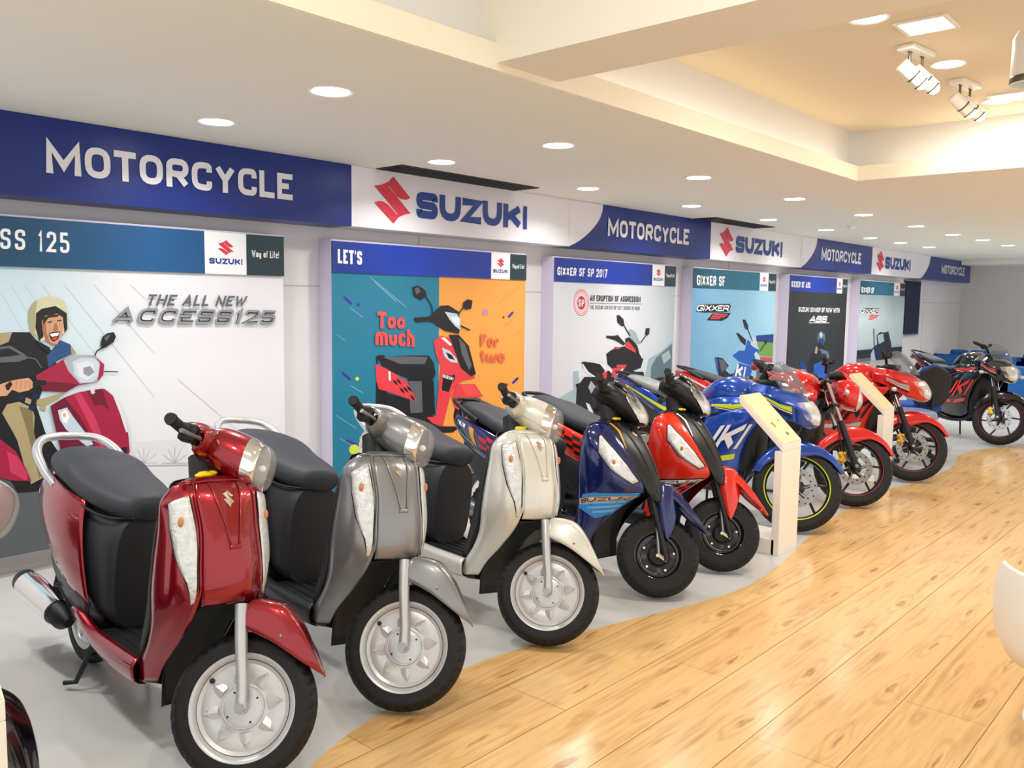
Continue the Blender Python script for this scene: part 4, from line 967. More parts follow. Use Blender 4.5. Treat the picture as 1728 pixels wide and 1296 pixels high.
# ---------------------------------------------------------------- round-nosed family scooter
def classic_scooter(x, y, paint, label, steer=42, lean=7, heading=math.radians(-94), tag_yellow=True, skirt=None, silver_rail=True):
    b = Bike('scooter', x, y, heading, steer, (-.035, 0, .233), 26.5, label, 'scooter', 'round-nosed scooters in the front row', lean=lean)
    M = PAINT[paint]; sk = skirt or M
    A = (0, 0, .233)
    wheel(b, A, .233, .098, .168, 'disc', True)
    # fork legs
    for sg in (-1, 1):
        b.p('fork_leg', tube([(.004, sg*.074, .233), (-.012, sg*.080, .30), (-.058, sg*.082, .44), (-.09, sg*.074, .54)], [.019, .0175, .021, .021], 14), B_silver, True)
        b.p('axle_nut', join(cyl((.002, sg*.05, .233), (.002, sg*.098, .233), .012), cyl((.002, sg*.088, .233), (.002, sg*.097, .233), .017, 6)), B_steel, True)
    # fender with pointed beak: top line and lower edge in the plane of the wheel
    TOP = [(-.070, .325), (-.055, .338), (.0, .346), (.05, .338), (.100, .302), (.145, .252), (.183, .203), (.212, .164), (.226, .145)]
    LOW = [(-.066, .262), (-.056, .238), (-.005, .226), (.045, .214), (.090, .198), (.130, .182), (.165, .168), (.202, .154), (.225, .1445)]
    WD = [.080, .088, .092, .092, .088, .078, .062, .038, .004]
    rows = [[(t[0], 0, .233+t[1]), (t[0], w_*.5, .233+t[1]-.005), (t[0]*.97+l[0]*.03, w_*.9, .233+t[1]*.84+l[1]*.16), (t[0]*.5+l[0]*.5, w_, .233+t[1]*.45+l[1]*.55), (l[0], w_*1.02, .233+l[1])] for t, l, w_ in zip(TOP, LOW, WD)]
    FS = symsurf(rows)
    fe = b.p('front_fender', FS.mesh(4, 3), M, True, solid=.003)
    b.p('rivet', ell(FS.pt(3.4, .55, .001), (.006, .006, .006), 10, 6), B_steel, True, par=fe)
    b.p('inner_fender', symsurf([[(-.05+r*math.cos(math.radians(a)), 0, .25+r*math.sin(math.radians(a))), (-.05+r*math.cos(math.radians(a)), 0.075, .25+r*math.sin(math.radians(a))), (-.05+(r-.03)*math.cos(math.radians(a)), .10, .25+(r-.03)*math.sin(math.radians(a)))] for a, r in ((112, .30), (130, .31), (150, .32), (175, .33), (200, .34))]).mesh(3, 2), B_black, solid=.003)
    # front apron, centre panel
    cen = [[(-.262, 0, .935), (-.264, 0.048, .935), (-.272, 0.096, .932)],
           [(-.205, 0, .90), (-.208, 0.053, .898), (-.225, 0.108, .892)],
           [(-.135, 0, .80), (-.140, 0.048, .798), (-.168, 0.101, .79)],
           [(-.088, 0, .69), (-.094, 0.053, .688), (-.128, 0.108, .68)],
           [(-.070, 0, .60), (-.078, 0.054, .598), (-.115, 0.109, .59)],
           [(-.088, 0, .555), (-.096, 0.051, .553), (-.128, 0.104, .55)]]
    def sq(p):          # slimmer shield towards the top
        k = 1-.24*min(1, max(0, (p[2]-.25)/.2)); return (-.07+(p[0]+.07)*k, p[1]*.93, p[2])
    cen = [[sq(p) for p in r] for r in cen]
    CS = symsurf(cen)
    cp = b.p('front_panel', CS.mesh(5, 4), M, solid=.004)
    b.p('emblem', logo_on(CS, .85, 2, .62, .72), B_chrome, par=cp, smooth=False)
    # raised V moulding in the middle of the apron
    for sg in (-1, 1):
        b.p('crease_moulding', CS.patch([(.1, 2+sg*1.15), (1.2, 2+sg*.95), (2.55, 2+sg*.35)], [(.1, 2+sg*1.02), (1.2, 2+sg*.84), (2.6, 2+sg*.22)], .005, 5, 2), M, par=cp, solid=.004)
    b.p('crease_moulding', CS.patch([(2.5, 1.6), (2.62, 1.6)], [(2.5, 2.4), (2.62, 2.4)], .005, 2, 5), M, par=cp, solid=.004)
    side = [[(-.270, 0.099, .938), (-.305, 0.144, .930), (-.340, 0.165, .905), (-.375, 0.154, .895)],
            [(-.224, 0.110, .892), (-.268, 0.163, .885), (-.325, 0.192, .865), (-.382, 0.178, .855)],
            [(-.168, 0.112, .79), (-.225, 0.167, .785), (-.318, 0.193, .77), (-.390, 0.178, .77)],
            [(-.127, 0.120, .68), (-.200, 0.177, .67), (-.315, 0.202, .65), (-.395, 0.184, .65)],
            [(-.114, 0.121, .59), (-.195, 0.177, .575), (-.315, 0.202, .55), (-.400, 0.183, .55)],
            [(-.160, 0.120, .50), (-.240, 0.167, .485), (-.335, 0.189, .46), (-.408, 0.174, .46)],
            [(-.245, 0.124, .405), (-.305, 0.158, .39), (-.370, 0.174, .365), (-.420, 0.162, .37)],
            [(-.318, 0.127, .31), (-.360, 0.152, .295), (-.405, 0.164, .275), (-.448, 0.155, .285)],
            [(-.352, 0.122, .235), (-.388, 0.142, .228), (-.425, 0.150, .220), (-.465, 0.146, .225)]]
    side = [[sq(p) for p in r] for r in side]
    for i in range(5): side[i][0] = (cen[i][2][0]-.002, cen[i][2][1]+.002, cen[i][2][2])
    for sg in (1, -1):
        S = Surf([[(p[0], sg*p[1], p[2]) for p in r] for r in side])
        sp_ = b.p('leg_shield', S.mesh(4, 5), M, solid=.004)
        ed = np.array([S.pt(u, .02, .003) for u in np.linspace(0, 4.1, 18)])
        b.p('edge_rib', tube(ed, .004, 6), M, par=sp_)
        # tall clear indicator
        ind = b.p('indicator', S.patch([(.95, .30), (1.6, .25), (2.6, .15), (3.7, .15), (4.25, .17)], [(1.15, 1.35), (1.9, 1.30), (2.7, .95), (3.5, .5), (4.3, .28)], .006, 4, 6), B_ind, solid=.008)
        b.p('bulb', ell(S.pt(1.75, .8, .010), (.012, .008, .018), 12, 8), B_amber, par=ind)
        b.p('indicator_edge', tube([S.pt(*q, .006) for q in ((.95, .28), (1.12, 1.38), (1.9, 1.34), (2.72, .98), (3.5, .53), (4.33, .22), (3.7, .12), (2.6, .12), (1.6, .22), (.93, .28))], .0025, 6), B_black, par=ind)
    # rider side of the apron
    ins = [[(-.345, 0, .93), (-.35, .10, .92)], [(-.39, 0, .78), (-.40, .12, .78)], [(-.42, 0, .60), (-.43, .12, .60)], [(-.44, 0, .45), (-.45, .12, .45)], [(-.48, 0, .31), (-.48, .12, .31)]]
    b.p('inner_shield', symsurf([r+[(side[k][3][0], side[k][3][1], side[k][3][2])] for r, k in zip(ins, (0, 2, 4, 5, 7))]).mesh(4, 3), B_black, solid=.004)
    b.p('shield_top', symsurf([[sq(p) for p in r] for r in [[(-.262, 0, .936), (-.266, .05, .936), (-.272, .098, .934)], [(-.31, 0, .948), (-.315, .075, .946), (-.325, .13, .93)], [(-.375, 0, .935), (-.378, .08, .93), (-.378, .145, .90)]]]).mesh(3, 3), M, solid=.003)
    # neck boot and steering column
    b.p('steering_boot', loft([sec(-.335, .93, .06, .045), sec(-.36, .97, .055, .05), sec(-.38, 1.01, .06, .05)], 3), B_black, True)
    b.p('steering_boot', tube([(-.34, 0, .90), (-.385, 0, 1.0)], [.062, .055], 16), B_black, True)
    # handlebar head
    hd = body([(-0.4325, 1.035, .035, .018, 2.2), (-0.4130, 1.04, .085, .042, 2.2), (-0.3740, 1.035, .112, .065, 2.3), (-0.3194, 1.028, .118, .082, 2.4), (-0.2648, 1.018, .114, .088, 2.4), (-0.2219, 1.01, .106, .086, 2.4), (-0.1985, 1.005, .098, .082, 2.4)], 4)
    hp_ = b.p('handlebar_cover', hd, M, True)
    wr = [[(-0.3311, .10, 1.075), (-0.3311, .16, 1.065), (-0.3428, .195, 1.045)], [(-0.3740, .10, 1.09), (-0.3740, .165, 1.078), (-0.3740, .205, 1.055)], [(-0.4208, .09, 1.075), (-0.4208, .165, 1.07), (-0.4091, .205, 1.05)], [(-0.4325, .08, 1.03), (-0.4364, .165, 1.03), (-0.4208, .205, 1.025)]]
    for sg in (-1, 1):
        b.p('cover_arm', Surf([[(p[0], sg*p[1], p[2]) for p in r] for r in wr]).mesh(4, 3), M, True, par=hp_, solid=.004)
        b.p('cover_arm', Surf([[(-0.3311, sg*.10, 1.075), (-0.3311, sg*.16, 1.065), (-0.3428, sg*.205, 1.045)], [(-0.3155, sg*.105, 1.03), (-0.3194, sg*.165, 1.03), (-0.3350, sg*.21, 1.025)], [(-0.3311, sg*.10, .985), (-0.3350, sg*.155, .99), (-0.3506, sg*.19, 1.0)], [(-0.3662, sg*.09, .965), (-0.3662, sg*.15, .972), (-0.3740, sg*.18, .985)]]).mesh(3, 3), M, True, par=hp_, solid=.004)
        b.p('switch_gear', join(cbox((-0.3857, sg*.215, 1.028), (.055, .05, .06)), cbox((-0.3740, sg*.19, 1.02), (.03, .07, .04))), B_black, True, bev=.008)
        g = b.p('handgrip', tube([(-0.3935, sg*.235, 1.03), (-0.3951, sg*.245, 1.03), (-0.4036, sg*.345, 1.034), (-0.4044, sg*.352, 1.034)], [.021, .018, .018, .021], 18), B_grip, True)
        b.p('grip_end', tube([(-0.4044, sg*.350, 1.034), (-0.4054, sg*.362, 1.034)], .019, 16), B_black, True, par=g)
        b.p('brake_lever', tube([(-0.3584, sg*.20, 1.02), (-0.3389, sg*.235, 1.015), (-0.3467, sg*.29, 1.01), (-0.3662, sg*.345, 1.008)], [.008, .006, .006, .008], 8, 4), B_steel, True)
    # headlamp: chrome bezel, reflector and clear dome
    hl = b.p('headlamp', loft([sec(-0.2258, 1.010, .107, .088, 2.5), sec(-0.1985, 1.006, .104, .084, 2.5), sec(-0.1790, 1.002, .098, .080, 2.5), sec(-0.1759, 1.002, .086, .070, 2.5)], 3), B_chrome, True)
    b.p('reflector', loft([sec(-0.1751, 1.0, .085, .068, 2.5), sec(-0.1985, 1.0, .05, .04, 2.2), sec(-0.2008, 1.0, .02, .018, 2)], 3), B_mirror, True, par=hl)
    b.p('bulb', ell((-0.1829, 0, 1.0), (.022, .014, .014)), B_whiteg, True, par=hl)
    b.p('clear_dome', loft([sec(-0.1774, 1.002, .096, .079, 2.4), sec(-0.1618, 1.000, .092, .077, 2.4), sec(-0.1478, .996, .074, .064, 2.3), sec(-0.1400, .993, .045, .04, 2.2), sec(-0.1373, .992, .008, .008, 2)], 3), B_lens, True, par=hl)
    if tag_yellow:
        b.p('yellow_tag', join(ell((-.275, -.03, .952), (.022, .028, .010), 14, 8), ell((-.262, -.055, .950), (.012, .018, .008), 12, 6), ell((-.285, .0, .953), (.014, .018, .009), 12, 6)), B_yellow, label='small yellow flower tied under the headlamp')
    # floor, skirts
    b.p('floorboard', join(box(-.80, -.44, -.150, .150, .268, .292)), B_black, bev=.006)
    for k in range(5): b.p('floor_rib', box(-.78, -.47, -.115+.052*k, -.095+.052*k, .292, .297), B_satin, smooth=False)
    for sg in (1, -1):
        R_ = [[(-.425, .150, .298), (-.50, .150, .296), (-.65, .150, .294), (-.80, .150, .298), (-.92, .155, .33)], [(-.415, .175, .275), (-.50, .176, .272), (-.65, .178, .272), (-.82, .178, .285), (-.98, .182, .34)], [(-.415, .165, .222), (-.50, .165, .215), (-.65, .165, .212), (-.82, .165, .23), (-1.0, .172, .305)], [(-.43, .12, .20), (-.50, .12, .195), (-.65, .12, .193), (-.82, .12, .21), (-1.0, .13, .29)]]
        b.p('floor_skirt', Surf([[(p[0], sg*p[1], p[2]) for p in r] for r in R_]).mesh(3, 4), sk, solid=.004)
    b.p('belly', body([(-.40, .22, .10, .03), (-.5, .21, .13, .03), (-.8, .215, .13, .035), (-1.0, .27, .13, .06)], 3), B_black)
    # seat base and tail
    b.p('seat_base', body([(-.765, .50, .115, .215, 3.2), (-.80, .50, .135, .22, 3.2), (-.90, .51, .150, .215, 3.2), (-1.05, .55, .165, .19, 3)], 4), B_dark)
    b.p('tail_core', body([(-.90, .52, .13, .20, 2.8), (-1.1, .60, .165, .16, 2.6), (-1.35, .66, .160, .115, 2.5), (-1.52, .70, .115, .08, 2.4), (-1.60, .72, .05, .05, 2.2)], 4), B_black)
    for sg in (1, -1):
        T = [[(-1.00, .150, .745), (-1.15, .168, .765), (-1.32, .160, .785), (-1.48, .125, .795), (-1.62, .05, .79)],
             [(-.965, .168, .66), (-1.12, .196, .69), (-1.32, .192, .72), (-1.50, .150, .745), (-1.655, .055, .755)],
             [(-.925, .175, .55), (-1.09, .206, .585), (-1.30, .203, .64), (-1.50, .158, .68), (-1.66, .055, .71)],
             [(-.885, .172, .44), (-1.06, .198, .49), (-1.28, .193, .55), (-1.48, .150, .61), (-1.645, .05, .66)],
             [(-.865, .165, .375), (-1.04, .186, .42), (-1.26, .178, .49), (-1.46, .135, .56), (-1.625, .04, .62)]]
        S = Surf([[(p[0], sg*p[1], p[2]) for p in r] for r in T])
        o = b.p('side_panel', S.mesh(4, 5), M, solid=.004)
        b.p('emblem_strip', S.patch([(1.5, 2.7), (1.5, 3.6)], [(1.8, 2.7), (1.8, 3.6)], .004, 4, 2), B_chrome, par=o)
        b.p('lower_side_cover', Surf([[(p[0], sg*p[1], p[2]) for p in r] for r in [[(-.86, .160, .38), (-1.04, .178, .43), (-1.26, .170, .50), (-1.46, .13, .565)], [(-.90, .160, .30), (-1.06, .170, .34), (-1.28, .16, .42), (-1.46, .12, .50)]]]).mesh(3, 4), B_satin, solid=.004)
    b.p('tail_lamp', ell((-1.63, 0, .72), (.05, .085, .045)), mat('tail_red', '#8e1018', .15, coat=1.))
    # saddle
    seat = body([(-.745, .735, .055, .030, 2.3), (-.765, .745, .095, .050, 2.4), (-.83, .752, .125, .058, 2.5), (-.95, .765, .150, .060, 2.6), (-1.10, .785, .165, .062, 2.6), (-1.22, .815, .168, .068, 2.6), (-1.38, .83, .155, .066, 2.5), (-1.50, .835, .12, .055, 2.4), (-1.545, .83, .06, .03, 2.2)], 4)
    so = b.p('seat', seat, B_seat)
    b.p('seat_trim', tube([(-.75, -.06, .712), (-.84, -.128, .708), (-1.0, -.156, .722), (-1.2, -.168, .762), (-1.4, -.152, .785), (-1.52, -.10, .80)], .005, 6, 4), B_black, par=so)
    # grab rail
    for sg in (1, -1):
        b.p('grab_rail', tube([(-1.30, sg*.165, .755), (-1.42, sg*.172, .80), (-1.55, sg*.165, .865), (-1.63, sg*.12, .905), (-1.66, sg*.05, .915), (-1.665, 0, .915)], [.016, .018, .019, .018, .018, .018], 12, 5), B_silver)
    # rear wheel, engine, muffler, stand
    wheel(b, (-1.265, 0, .215), .215, .095, .150, 'disc', False, 'rear_wheel')
    b.p('engine_case', join(body([(-.88, .27, .11, .08), (-1.0, .27, .12, .09), (-1.15, .25, .10, .09)], 3), mv(body([(-1.0, .25, .03, .07), (-1.15, .24, .035, .075), (-1.33, .22, .03, .07)], 3), (0, .10, 0))), B_satin)
    b.p('rear_mudguard', symsurf([[(-1.265+r*math.cos(math.radians(a)), 0, .215+r*math.sin(math.radians(a))), (-1.265+r*math.cos(math.radians(a)), .06, .215+r*math.sin(math.radians(a)))] for a, r in ((60, .27), (100, .28), (140, .29), (170, .31), (190, .33))]).mesh(3, 2), B_black, solid=.003)
    mf = b.p('muffler', tube([(-1.10, -.15, .235), (-1.14, -.155, .245), (-1.45, -.175, .285), (-1.56, -.18, .30), (-1.60, -.182, .305)], [.02, .048, .055, .052, .03], 20), B_black)
    b.p('heat_shield', tube([(-1.20, -.163, .255), (-1.44, -.181, .29), (-1.50, -.184, .297)], [.052, .06, .057], 20), B_chrome, par=mf)
    b.p('shock_absorber', tube([(-1.30, .12, .26), (-1.22, .12, .54)], .024, 12), B_steel)
    b.p('kick_lever', tube([(-1.05, -.145, .26), (-1.10, -.16, .33), (-1.18, -.165, .37), (-1.20, -.175, .37)], .009, 8), B_satin)
    b.p('centre_stand', join(tube([(-.95, -.10, .20), (-1.02, -.14, .02), (-1.06, -.17, .01)], .010, 8), tube([(-.95, .10, .20), (-1.02, .14, .02), (-1.06, .17, .01)], .010, 8), cyl((-.98, -.12, .13), (-.98, .12, .13), .009)), B_black)
    return b

RX = [(.49, 'black', 'black round-nosed scooter cut by the left edge of the picture'),
      (1.375, 'red', 'candy red round-nosed scooter with grey seat and silver spun wheel'),
      (2.045, 'grey', 'matt grey round-nosed scooter between the candy red and the pearl white ones'),
      (2.90, 'white', 'pearl white round-nosed scooter with silver wheel, right of the matt grey one')]
for xx, pn, lb in RX:
    classic_scooter(xx, 2.41, pn, lb, heading=math.radians({'black': -94, 'red': -92.5, 'grey': -97, 'white': -98}[pn]), lean={'black': 7, 'red': 5, 'grey': 8, 'white': 8}[pn], steer={'black': 44, 'red': 50, 'grey': 46, 'white': 43}[pn], tag_yellow=pn in ('red', 'white'), skirt={'grey': B_satin, 'black': B_satin}.get(pn))
# ---------------------------------------------------------------- sharp-nosed light scooter with black small wheels
def sporty_scooter(x, y, paint, label, deco, tail_paint, steer=40, heading=math.radians(-93)):
    b = Bike('scooter', x, y, heading, steer, (-.03, 0, .217), 26, label, 'scooter', 'sharp-nosed scooters with black wheels')
    M = PAINT[paint]; MT = PAINT[tail_paint]
    A = (0, 0, .217)
    wheel(b, A, .217, .095, .127, 'black10', True)
    for sg in (-1, 1):
        b.p('fork_leg', tube([(.045, sg*.072, .195), (.02, sg*.076, .26), (-.06, sg*.074, .45), (-.10, sg*.07, .55)], [.013, .014, .016, .016], 12), B_satin, True)
        b.p('link_arm', tube([(.045, sg*.066, .195), (0, sg*.062, .217)], [.010, .013], 8), B_chrome, True)
        b.p('shock_absorber', tube([(0, sg*.058, .225), (-.03, sg*.058, .36)], .012, 10), B_steel, True)
    # angular fender: fork covers pointing down and a beak in front
    for sg in (-1, 1):
        cv = Surf([[(-.085, sg*.060, .60), (-.05, sg*.082, .60), (.0, sg*.078, .595), (.035, sg*.045, .585)],
                   [(-.075, sg*.066, .52), (-.035, sg*.092, .52), (.018, sg*.086, .51), (.06, sg*.045, .50)],
                   [(-.045, sg*.070, .43), (-.005, sg*.094, .43), (.035, sg*.086, .42), (.06, sg*.070, .42)],
                   [(-.01, sg*.078, .355), (.015, sg*.090, .35), (.036, sg*.084, .35), (.048, sg*.078, .355)],
                   [(.024, sg*.080, .305), (.028, sg*.083, .30), (.032, sg*.081, .30), (.034, sg*.079, .305)]])
        b.p('fork_cover', cv.mesh(4, 3), M, True, solid=.004)
    TOP = [(-.10, .36), (-.04, .375), (.03, .365), (.09, .325), (.14, .275), (.185, .225), (.225, .182), (.245, .16)]
    LOW = [(-.10, .33), (-.04, .32), (.03, .30), (.08, .265), (.12, .235), (.165, .205), (.21, .175), (.243, .158)]
    WD = [.06, .075, .078, .078, .074, .062, .036, .005]
    rows = [[(t[0], 0, .217+t[1]+.006), (t[0], w_*.35, .217+t[1]-.006), (t[0]*.9+l[0]*.1, w_*.9, .217+t[1]*.7+l[1]*.3), (l[0], w_, .217+l[1])] for t, l, w_ in zip(TOP, LOW, WD)]
    b.p('front_fender', symsurf(rows).mesh(4, 3), M, True, solid=.004)
    b.p('inner_fender', symsurf([[(-.05+r*math.cos(math.radians(a)), 0, .24+r*math.sin(math.radians(a))), (-.05+r*math.cos(math.radians(a)), .08, .24+r*math.sin(math.radians(a))), (-.05+(r-.03)*math.cos(math.radians(a)), .105, .24+(r-.03)*math.sin(math.radians(a)))] for a, r in ((105, .33), (130, .32), (150, .32), (175, .33), (200, .34))]).mesh(3, 2), B_black, solid=.003)
    # long black centre panel sloping to a low nose
    cen = [[(-.315, 0, .905), (-.32, .05, .90), (-.335, .095, .89)],
           [(-.235, 0, .865), (-.24, .055, .858), (-.262, .108, .845)],
           [(-.145, 0, .775), (-.15, .055, .768), (-.178, .108, .755)],
           [(-.070, 0, .665), (-.076, .048, .660), (-.105, .090, .650)],
           [(-.020, 0, .565), (-.026, .034, .562), (-.048, .062, .556)],
           [(-.008, 0, .505), (-.014, .018, .504), (-.030, .030, .512)]]
    CS = symsurf(cen); cp = b.p('front_panel', CS.mesh(5, 4), B_satin, solid=.004)
    b.p('emblem', logo_on(CS, .95, 2, .55, .7), B_chrome, par=cp, smooth=False)
    for sg in (-1, 1):
        b.p('centre_ridge', tube([CS.pt(u, 2+sg*v, .003) for u, v in ((.4, .9), (1.4, .8), (2.6, .6), (4.2, .5))], [.006, .007, .006, .003], 8, 3), B_satin, par=cp)
        b.p('stripe', CS.patch([(.15, 2+sg*1.75), (1.0, 2+sg*1.62), (1.9, 2+sg*1.85)], [(.15, 2+sg*1.55), (1.0, 2+sg*1.42), (1.9, 2+sg*1.80)], .0045, 5, 2), deco['stripe'], par=cp)
    side = [[(-.335, .095, .895), (-.365, .140, .885), (-.395, .165, .865), (-.42, .155, .85)],
            [(-.262, .108, .848), (-.315, .165, .835), (-.375, .190, .815), (-.42, .178, .80)],
            [(-.178, .108, .757), (-.250, .178, .735), (-.350, .205, .715), (-.425, .19, .71)],
            [(-.105, .090, .652), (-.190, .165, .625), (-.320, .205, .605), (-.425, .19, .60)],
            [(-.062, .066, .560), (-.160, .140, .545), (-.310, .190, .525), (-.425, .18, .50)],
            [(-.135, .075, .50), (-.215, .135, .475), (-.330, .175, .445), (-.43, .165, .41)],
            [(-.235, .095, .415), (-.290, .135, .385), (-.365, .160, .355), (-.44, .15, .33)],
            [(-.330, .115, .30), (-.365, .140, .285), (-.41, .155, .265), (-.46, .145, .25)],
            [(-.36, .115, .225), (-.395, .135, .22), (-.43, .145, .21), (-.47, .14, .215)]]
    for sg in (1, -1):
        S = Surf([[(p[0], sg*p[1], p[2]) for p in r] for r in side])
        o = b.p('leg_shield', S.mesh(4, 5), M, solid=.004)
        ind = b.p('indicator', S.patch([(1.15, .95), (1.9, .55), (2.7, .28), (3.45, .15)], [(1.2, 1.1), (1.9, 1.35), (2.7, 1.05), (3.55, .45)], .005, 5, 5), B_ind, solid=.008)
        b.p('bulb', ell(S.pt(2.4, .8, .010), (.010, .008, .014), 12, 8), B_amber, par=ind)
        b.p('indicator_edge', tube([S.pt(*q, .005) for q in ((1.12, .95), (1.18, 1.14), (1.9, 1.4), (2.72, 1.1), (3.6, .47), (3.48, .1), (2.7, .23), (1.88, .5), (1.1, .93))], .0025, 6), B_black, par=ind)
        # decal field with the maker's word and chequers under the crease
        if deco['kind'] == 'blue':
            b.p('decal', S.patch([(4.15, .15), (5.0, .1), (6.0, .1)], [(4.15, 2.6), (5.0, 2.9), (6.0, 1.4)], .003, 5, 8), PAINT['lightblue'], par=o)
            for k in range(3): b.p('decal', S.patch([(4.9+.35*k, .3), (5.1+.35*k, .3)], [(4.75+.35*k, 2.6-.4*k), (4.85+.35*k, 2.6-.4*k)], .0036, 3, 6), MATS['print_sky_blue'] if 'print_sky_blue' in MATS else mat('print_sky_blue', '#7fb8e6', .3), par=o)
            b.p('word_plate', S.patch([(4.42, .2), (4.78, .2)], [(4.42, 2.8), (4.78, 2.8)], .0042, 3, 8), mat('decal_peach', '#e9b98c', .3), par=o)
        else:
            b.p('decal', S.patch([(4.3, .2), (5.6, .2)], [(4.3, 2.6), (5.6, 2.4)], .003, 5, 8), B_blackg, par=o)
            for i in range(6):
                for j in range(3):
                    if (i+j) % 2: b.p('chequer', S.patch([(4.85+.25*j, .25+.38*i), (5.1+.25*j, .25+.38*i)], [(4.85+.25*j, .63+.38*i), (5.1+.25*j, .63+.38*i)], .0036, 2, 3), M, par=o)
            b.p('word_plate', S.patch([(4.42, .2), (4.78, .2)], [(4.42, 2.8), (4.78, 2.8)], .0042, 3, 8), B_whiteg, par=o)
        v0, v1 = (2.7, .3) if sg < 0 else (.3, 2.7)
        b.p('lettering', text_on(S, 'SUZUKI', 4.46, 4.74, v0, v1, .2, .0055), B_blackg, par=o, smooth=False)
    b.p('inner_shield', symsurf([[(-.42, 0, .90), (-.43, .10, .88), (-.42, .155, .85)], [(-.45, 0, .75), (-.45, .12, .74), (-.425, .188, .71)], [(-.46, 0, .58), (-.46, .12, .56), (-.425, .178, .50)], [(-.48, 0, .42), (-.48, .1, .40), (-.44, .15, .33)], [(-.50, 0, .29), (-.50, .1, .28), (-.47, .14, .25)]]).mesh(4, 3), B_black, solid=.004)
    b.p('shield_top', symsurf([[(-.315, 0, .906), (-.32, .05, .902), (-.335, .095, .893)], [(-.37, 0, .915), (-.375, .07, .908), (-.385, .14, .885)], [(-.42, 0, .90), (-.422, .08, .89), (-.42, .155, .85)]]).mesh(3, 3), B_satin, solid=.003)
    b.p('yellow_tag', join(ell((-.31, -.045, .915), (.014, .024, .008), 12, 8), ell((-.305, -.02, .915), (.010, .014, .007), 10, 6)), B_yellow)
    # black handlebar cover with a swept lamp
    b.p('steering_boot', tube([(-.36, 0, .87), (-.40, 0, .98)], [.06, .055], 16), B_black, True)
    hd = body([(-.50, 1.03, .05, .025, 2.2), (-.47, 1.035, .10, .05, 2.3), (-.40, 1.03, .115, .078, 2.4), (-.33, 1.01, .115, .085, 2.4), (-.27, .98, .10, .075, 2.4), (-.22, .95, .07, .055, 2.3), (-.19, .935, .03, .03, 2.2)], 4)
    h = b.p('handlebar_cover', hd, B_satin, True)
    b.p('visor', symsurf([[(-.235, 0, 1.025), (-.25, .06, 1.02), (-.29, .105, 1.0)], [(-.30, 0, 1.09), (-.31, .06, 1.085), (-.34, .11, 1.06)], [(-.38, 0, 1.125), (-.385, .06, 1.12), (-.40, .10, 1.095)]]).mesh(4, 3), B_gloss, True, par=h, solid=.004)
    HS = symsurf([[(-.262, 0, 1.045), (-.272, .055, 1.04), (-.315, .108, 1.03)], [(-.215, 0, 1.0), (-.228, .055, .995), (-.285, .108, .985)], [(-.182, 0, .95), (-.195, .045, .948), (-.245, .092, .94)], [(-.18, 0, .905), (-.19, .03, .905), (-.215, .06, .905)]])
    l = b.p('headlamp', HS.mesh(4, 4), B_mirror, True, solid=.006)
    b.p('clear_dome', mv(HS.mesh(4, 4), (.010, 0, .003)), B_lens, True, par=l, solid=.002)
    for sg in (-1, 1):
        b.p('bezel', tube([(-.318, sg*.109, 1.032), (-.287, sg*.111, .985), (-.247, sg*.095, .94), (-.215, sg*.063, .902)], .006, 8, 3), B_chrome, True, par=l)
        b.p('switch_gear', join(cbox((-.44, sg*.17, 1.03), (.055, .07, .06)), cbox((-.45, sg*.21, 1.05), (.04, .03, .04))), B_black, True, bev=.008)
        g = b.p('handgrip', tube([(-.455, sg*.21, 1.03), (-.457, sg*.22, 1.03), (-.468, sg*.33, 1.034), (-.469, sg*.337, 1.034)], [.021, .018, .018, .021], 16), B_grip, True)
        b.p('grip_end', tube([(-.469, sg*.335, 1.034), (-.470, sg*.352, 1.034)], .021, 14), B_black, True, par=g)
        b.p('brake_lever', tube([(-.41, sg*.18, 1.02), (-.385, sg*.22, 1.015), (-.395, sg*.28, 1.01), (-.42, sg*.33, 1.008)], [.008, .006, .006, .008], 8, 4), B_steel, True)
    b.p('floorboard', box(-.80, -.46, -.14, .14, .262, .286), B_black, bev=.006)
    b.p('belly', body([(-.42, .22, .10, .03), (-.5, .205, .135, .035), (-.8, .205, .14, .04), (-1.0, .27, .13, .06)], 3), M if paint == 'navy' else B_black)
    for sg in (1, -1):
        R_ = [[(-.43, .140, .29), (-.55, .145, .288), (-.70, .145, .288), (-.84, .145, .30)], [(-.43, .165, .262), (-.55, .172, .258), (-.70, .172, .258), (-.86, .17, .28)], [(-.43, .150, .20), (-.55, .155, .195), (-.70, .155, .20), (-.90, .16, .23)]]
        b.p('floor_skirt', Surf([[(p[0], sg*p[1], p[2]) for p in r] for r in R_]).mesh(3, 4), B_black if paint != 'navy' else M, solid=.004)
    b.p('seat_base', body([(-.76, .48, .11, .20, 3.2), (-.80, .48, .13, .205, 3.2), (-.92, .49, .145, .20, 3.2), (-1.08, .54, .155, .165, 3)], 4), B_dark)
    b.p('tail_core', body([(-.90, .50, .125, .18, 2.8), (-1.1, .58, .155, .14, 2.6), (-1.35, .66, .145, .10, 2.5), (-1.50, .71, .10, .07, 2.4), (-1.58, .73, .04, .04, 2.2)], 4), B_black)
    for sg in (1, -1):
        T = [[(-.885, .158, .66), (-1.10, .176, .725), (-1.32, .165, .78), (-1.50, .115, .81), (-1.60, .05, .815)],
             [(-.872, .168, .60), (-1.09, .192, .66), (-1.32, .182, .725), (-1.51, .125, .765), (-1.62, .05, .78)],
             [(-.855, .170, .535), (-1.07, .190, .595), (-1.30, .178, .665), (-1.50, .12, .715), (-1.61, .045, .74)],
             [(-.84, .163, .475), (-1.05, .178, .53), (-1.28, .162, .605), (-1.47, .105, .665), (-1.58, .04, .70)]]
        S = Surf([[(p[0], sg*p[1], p[2]) for p in r] for r in T])
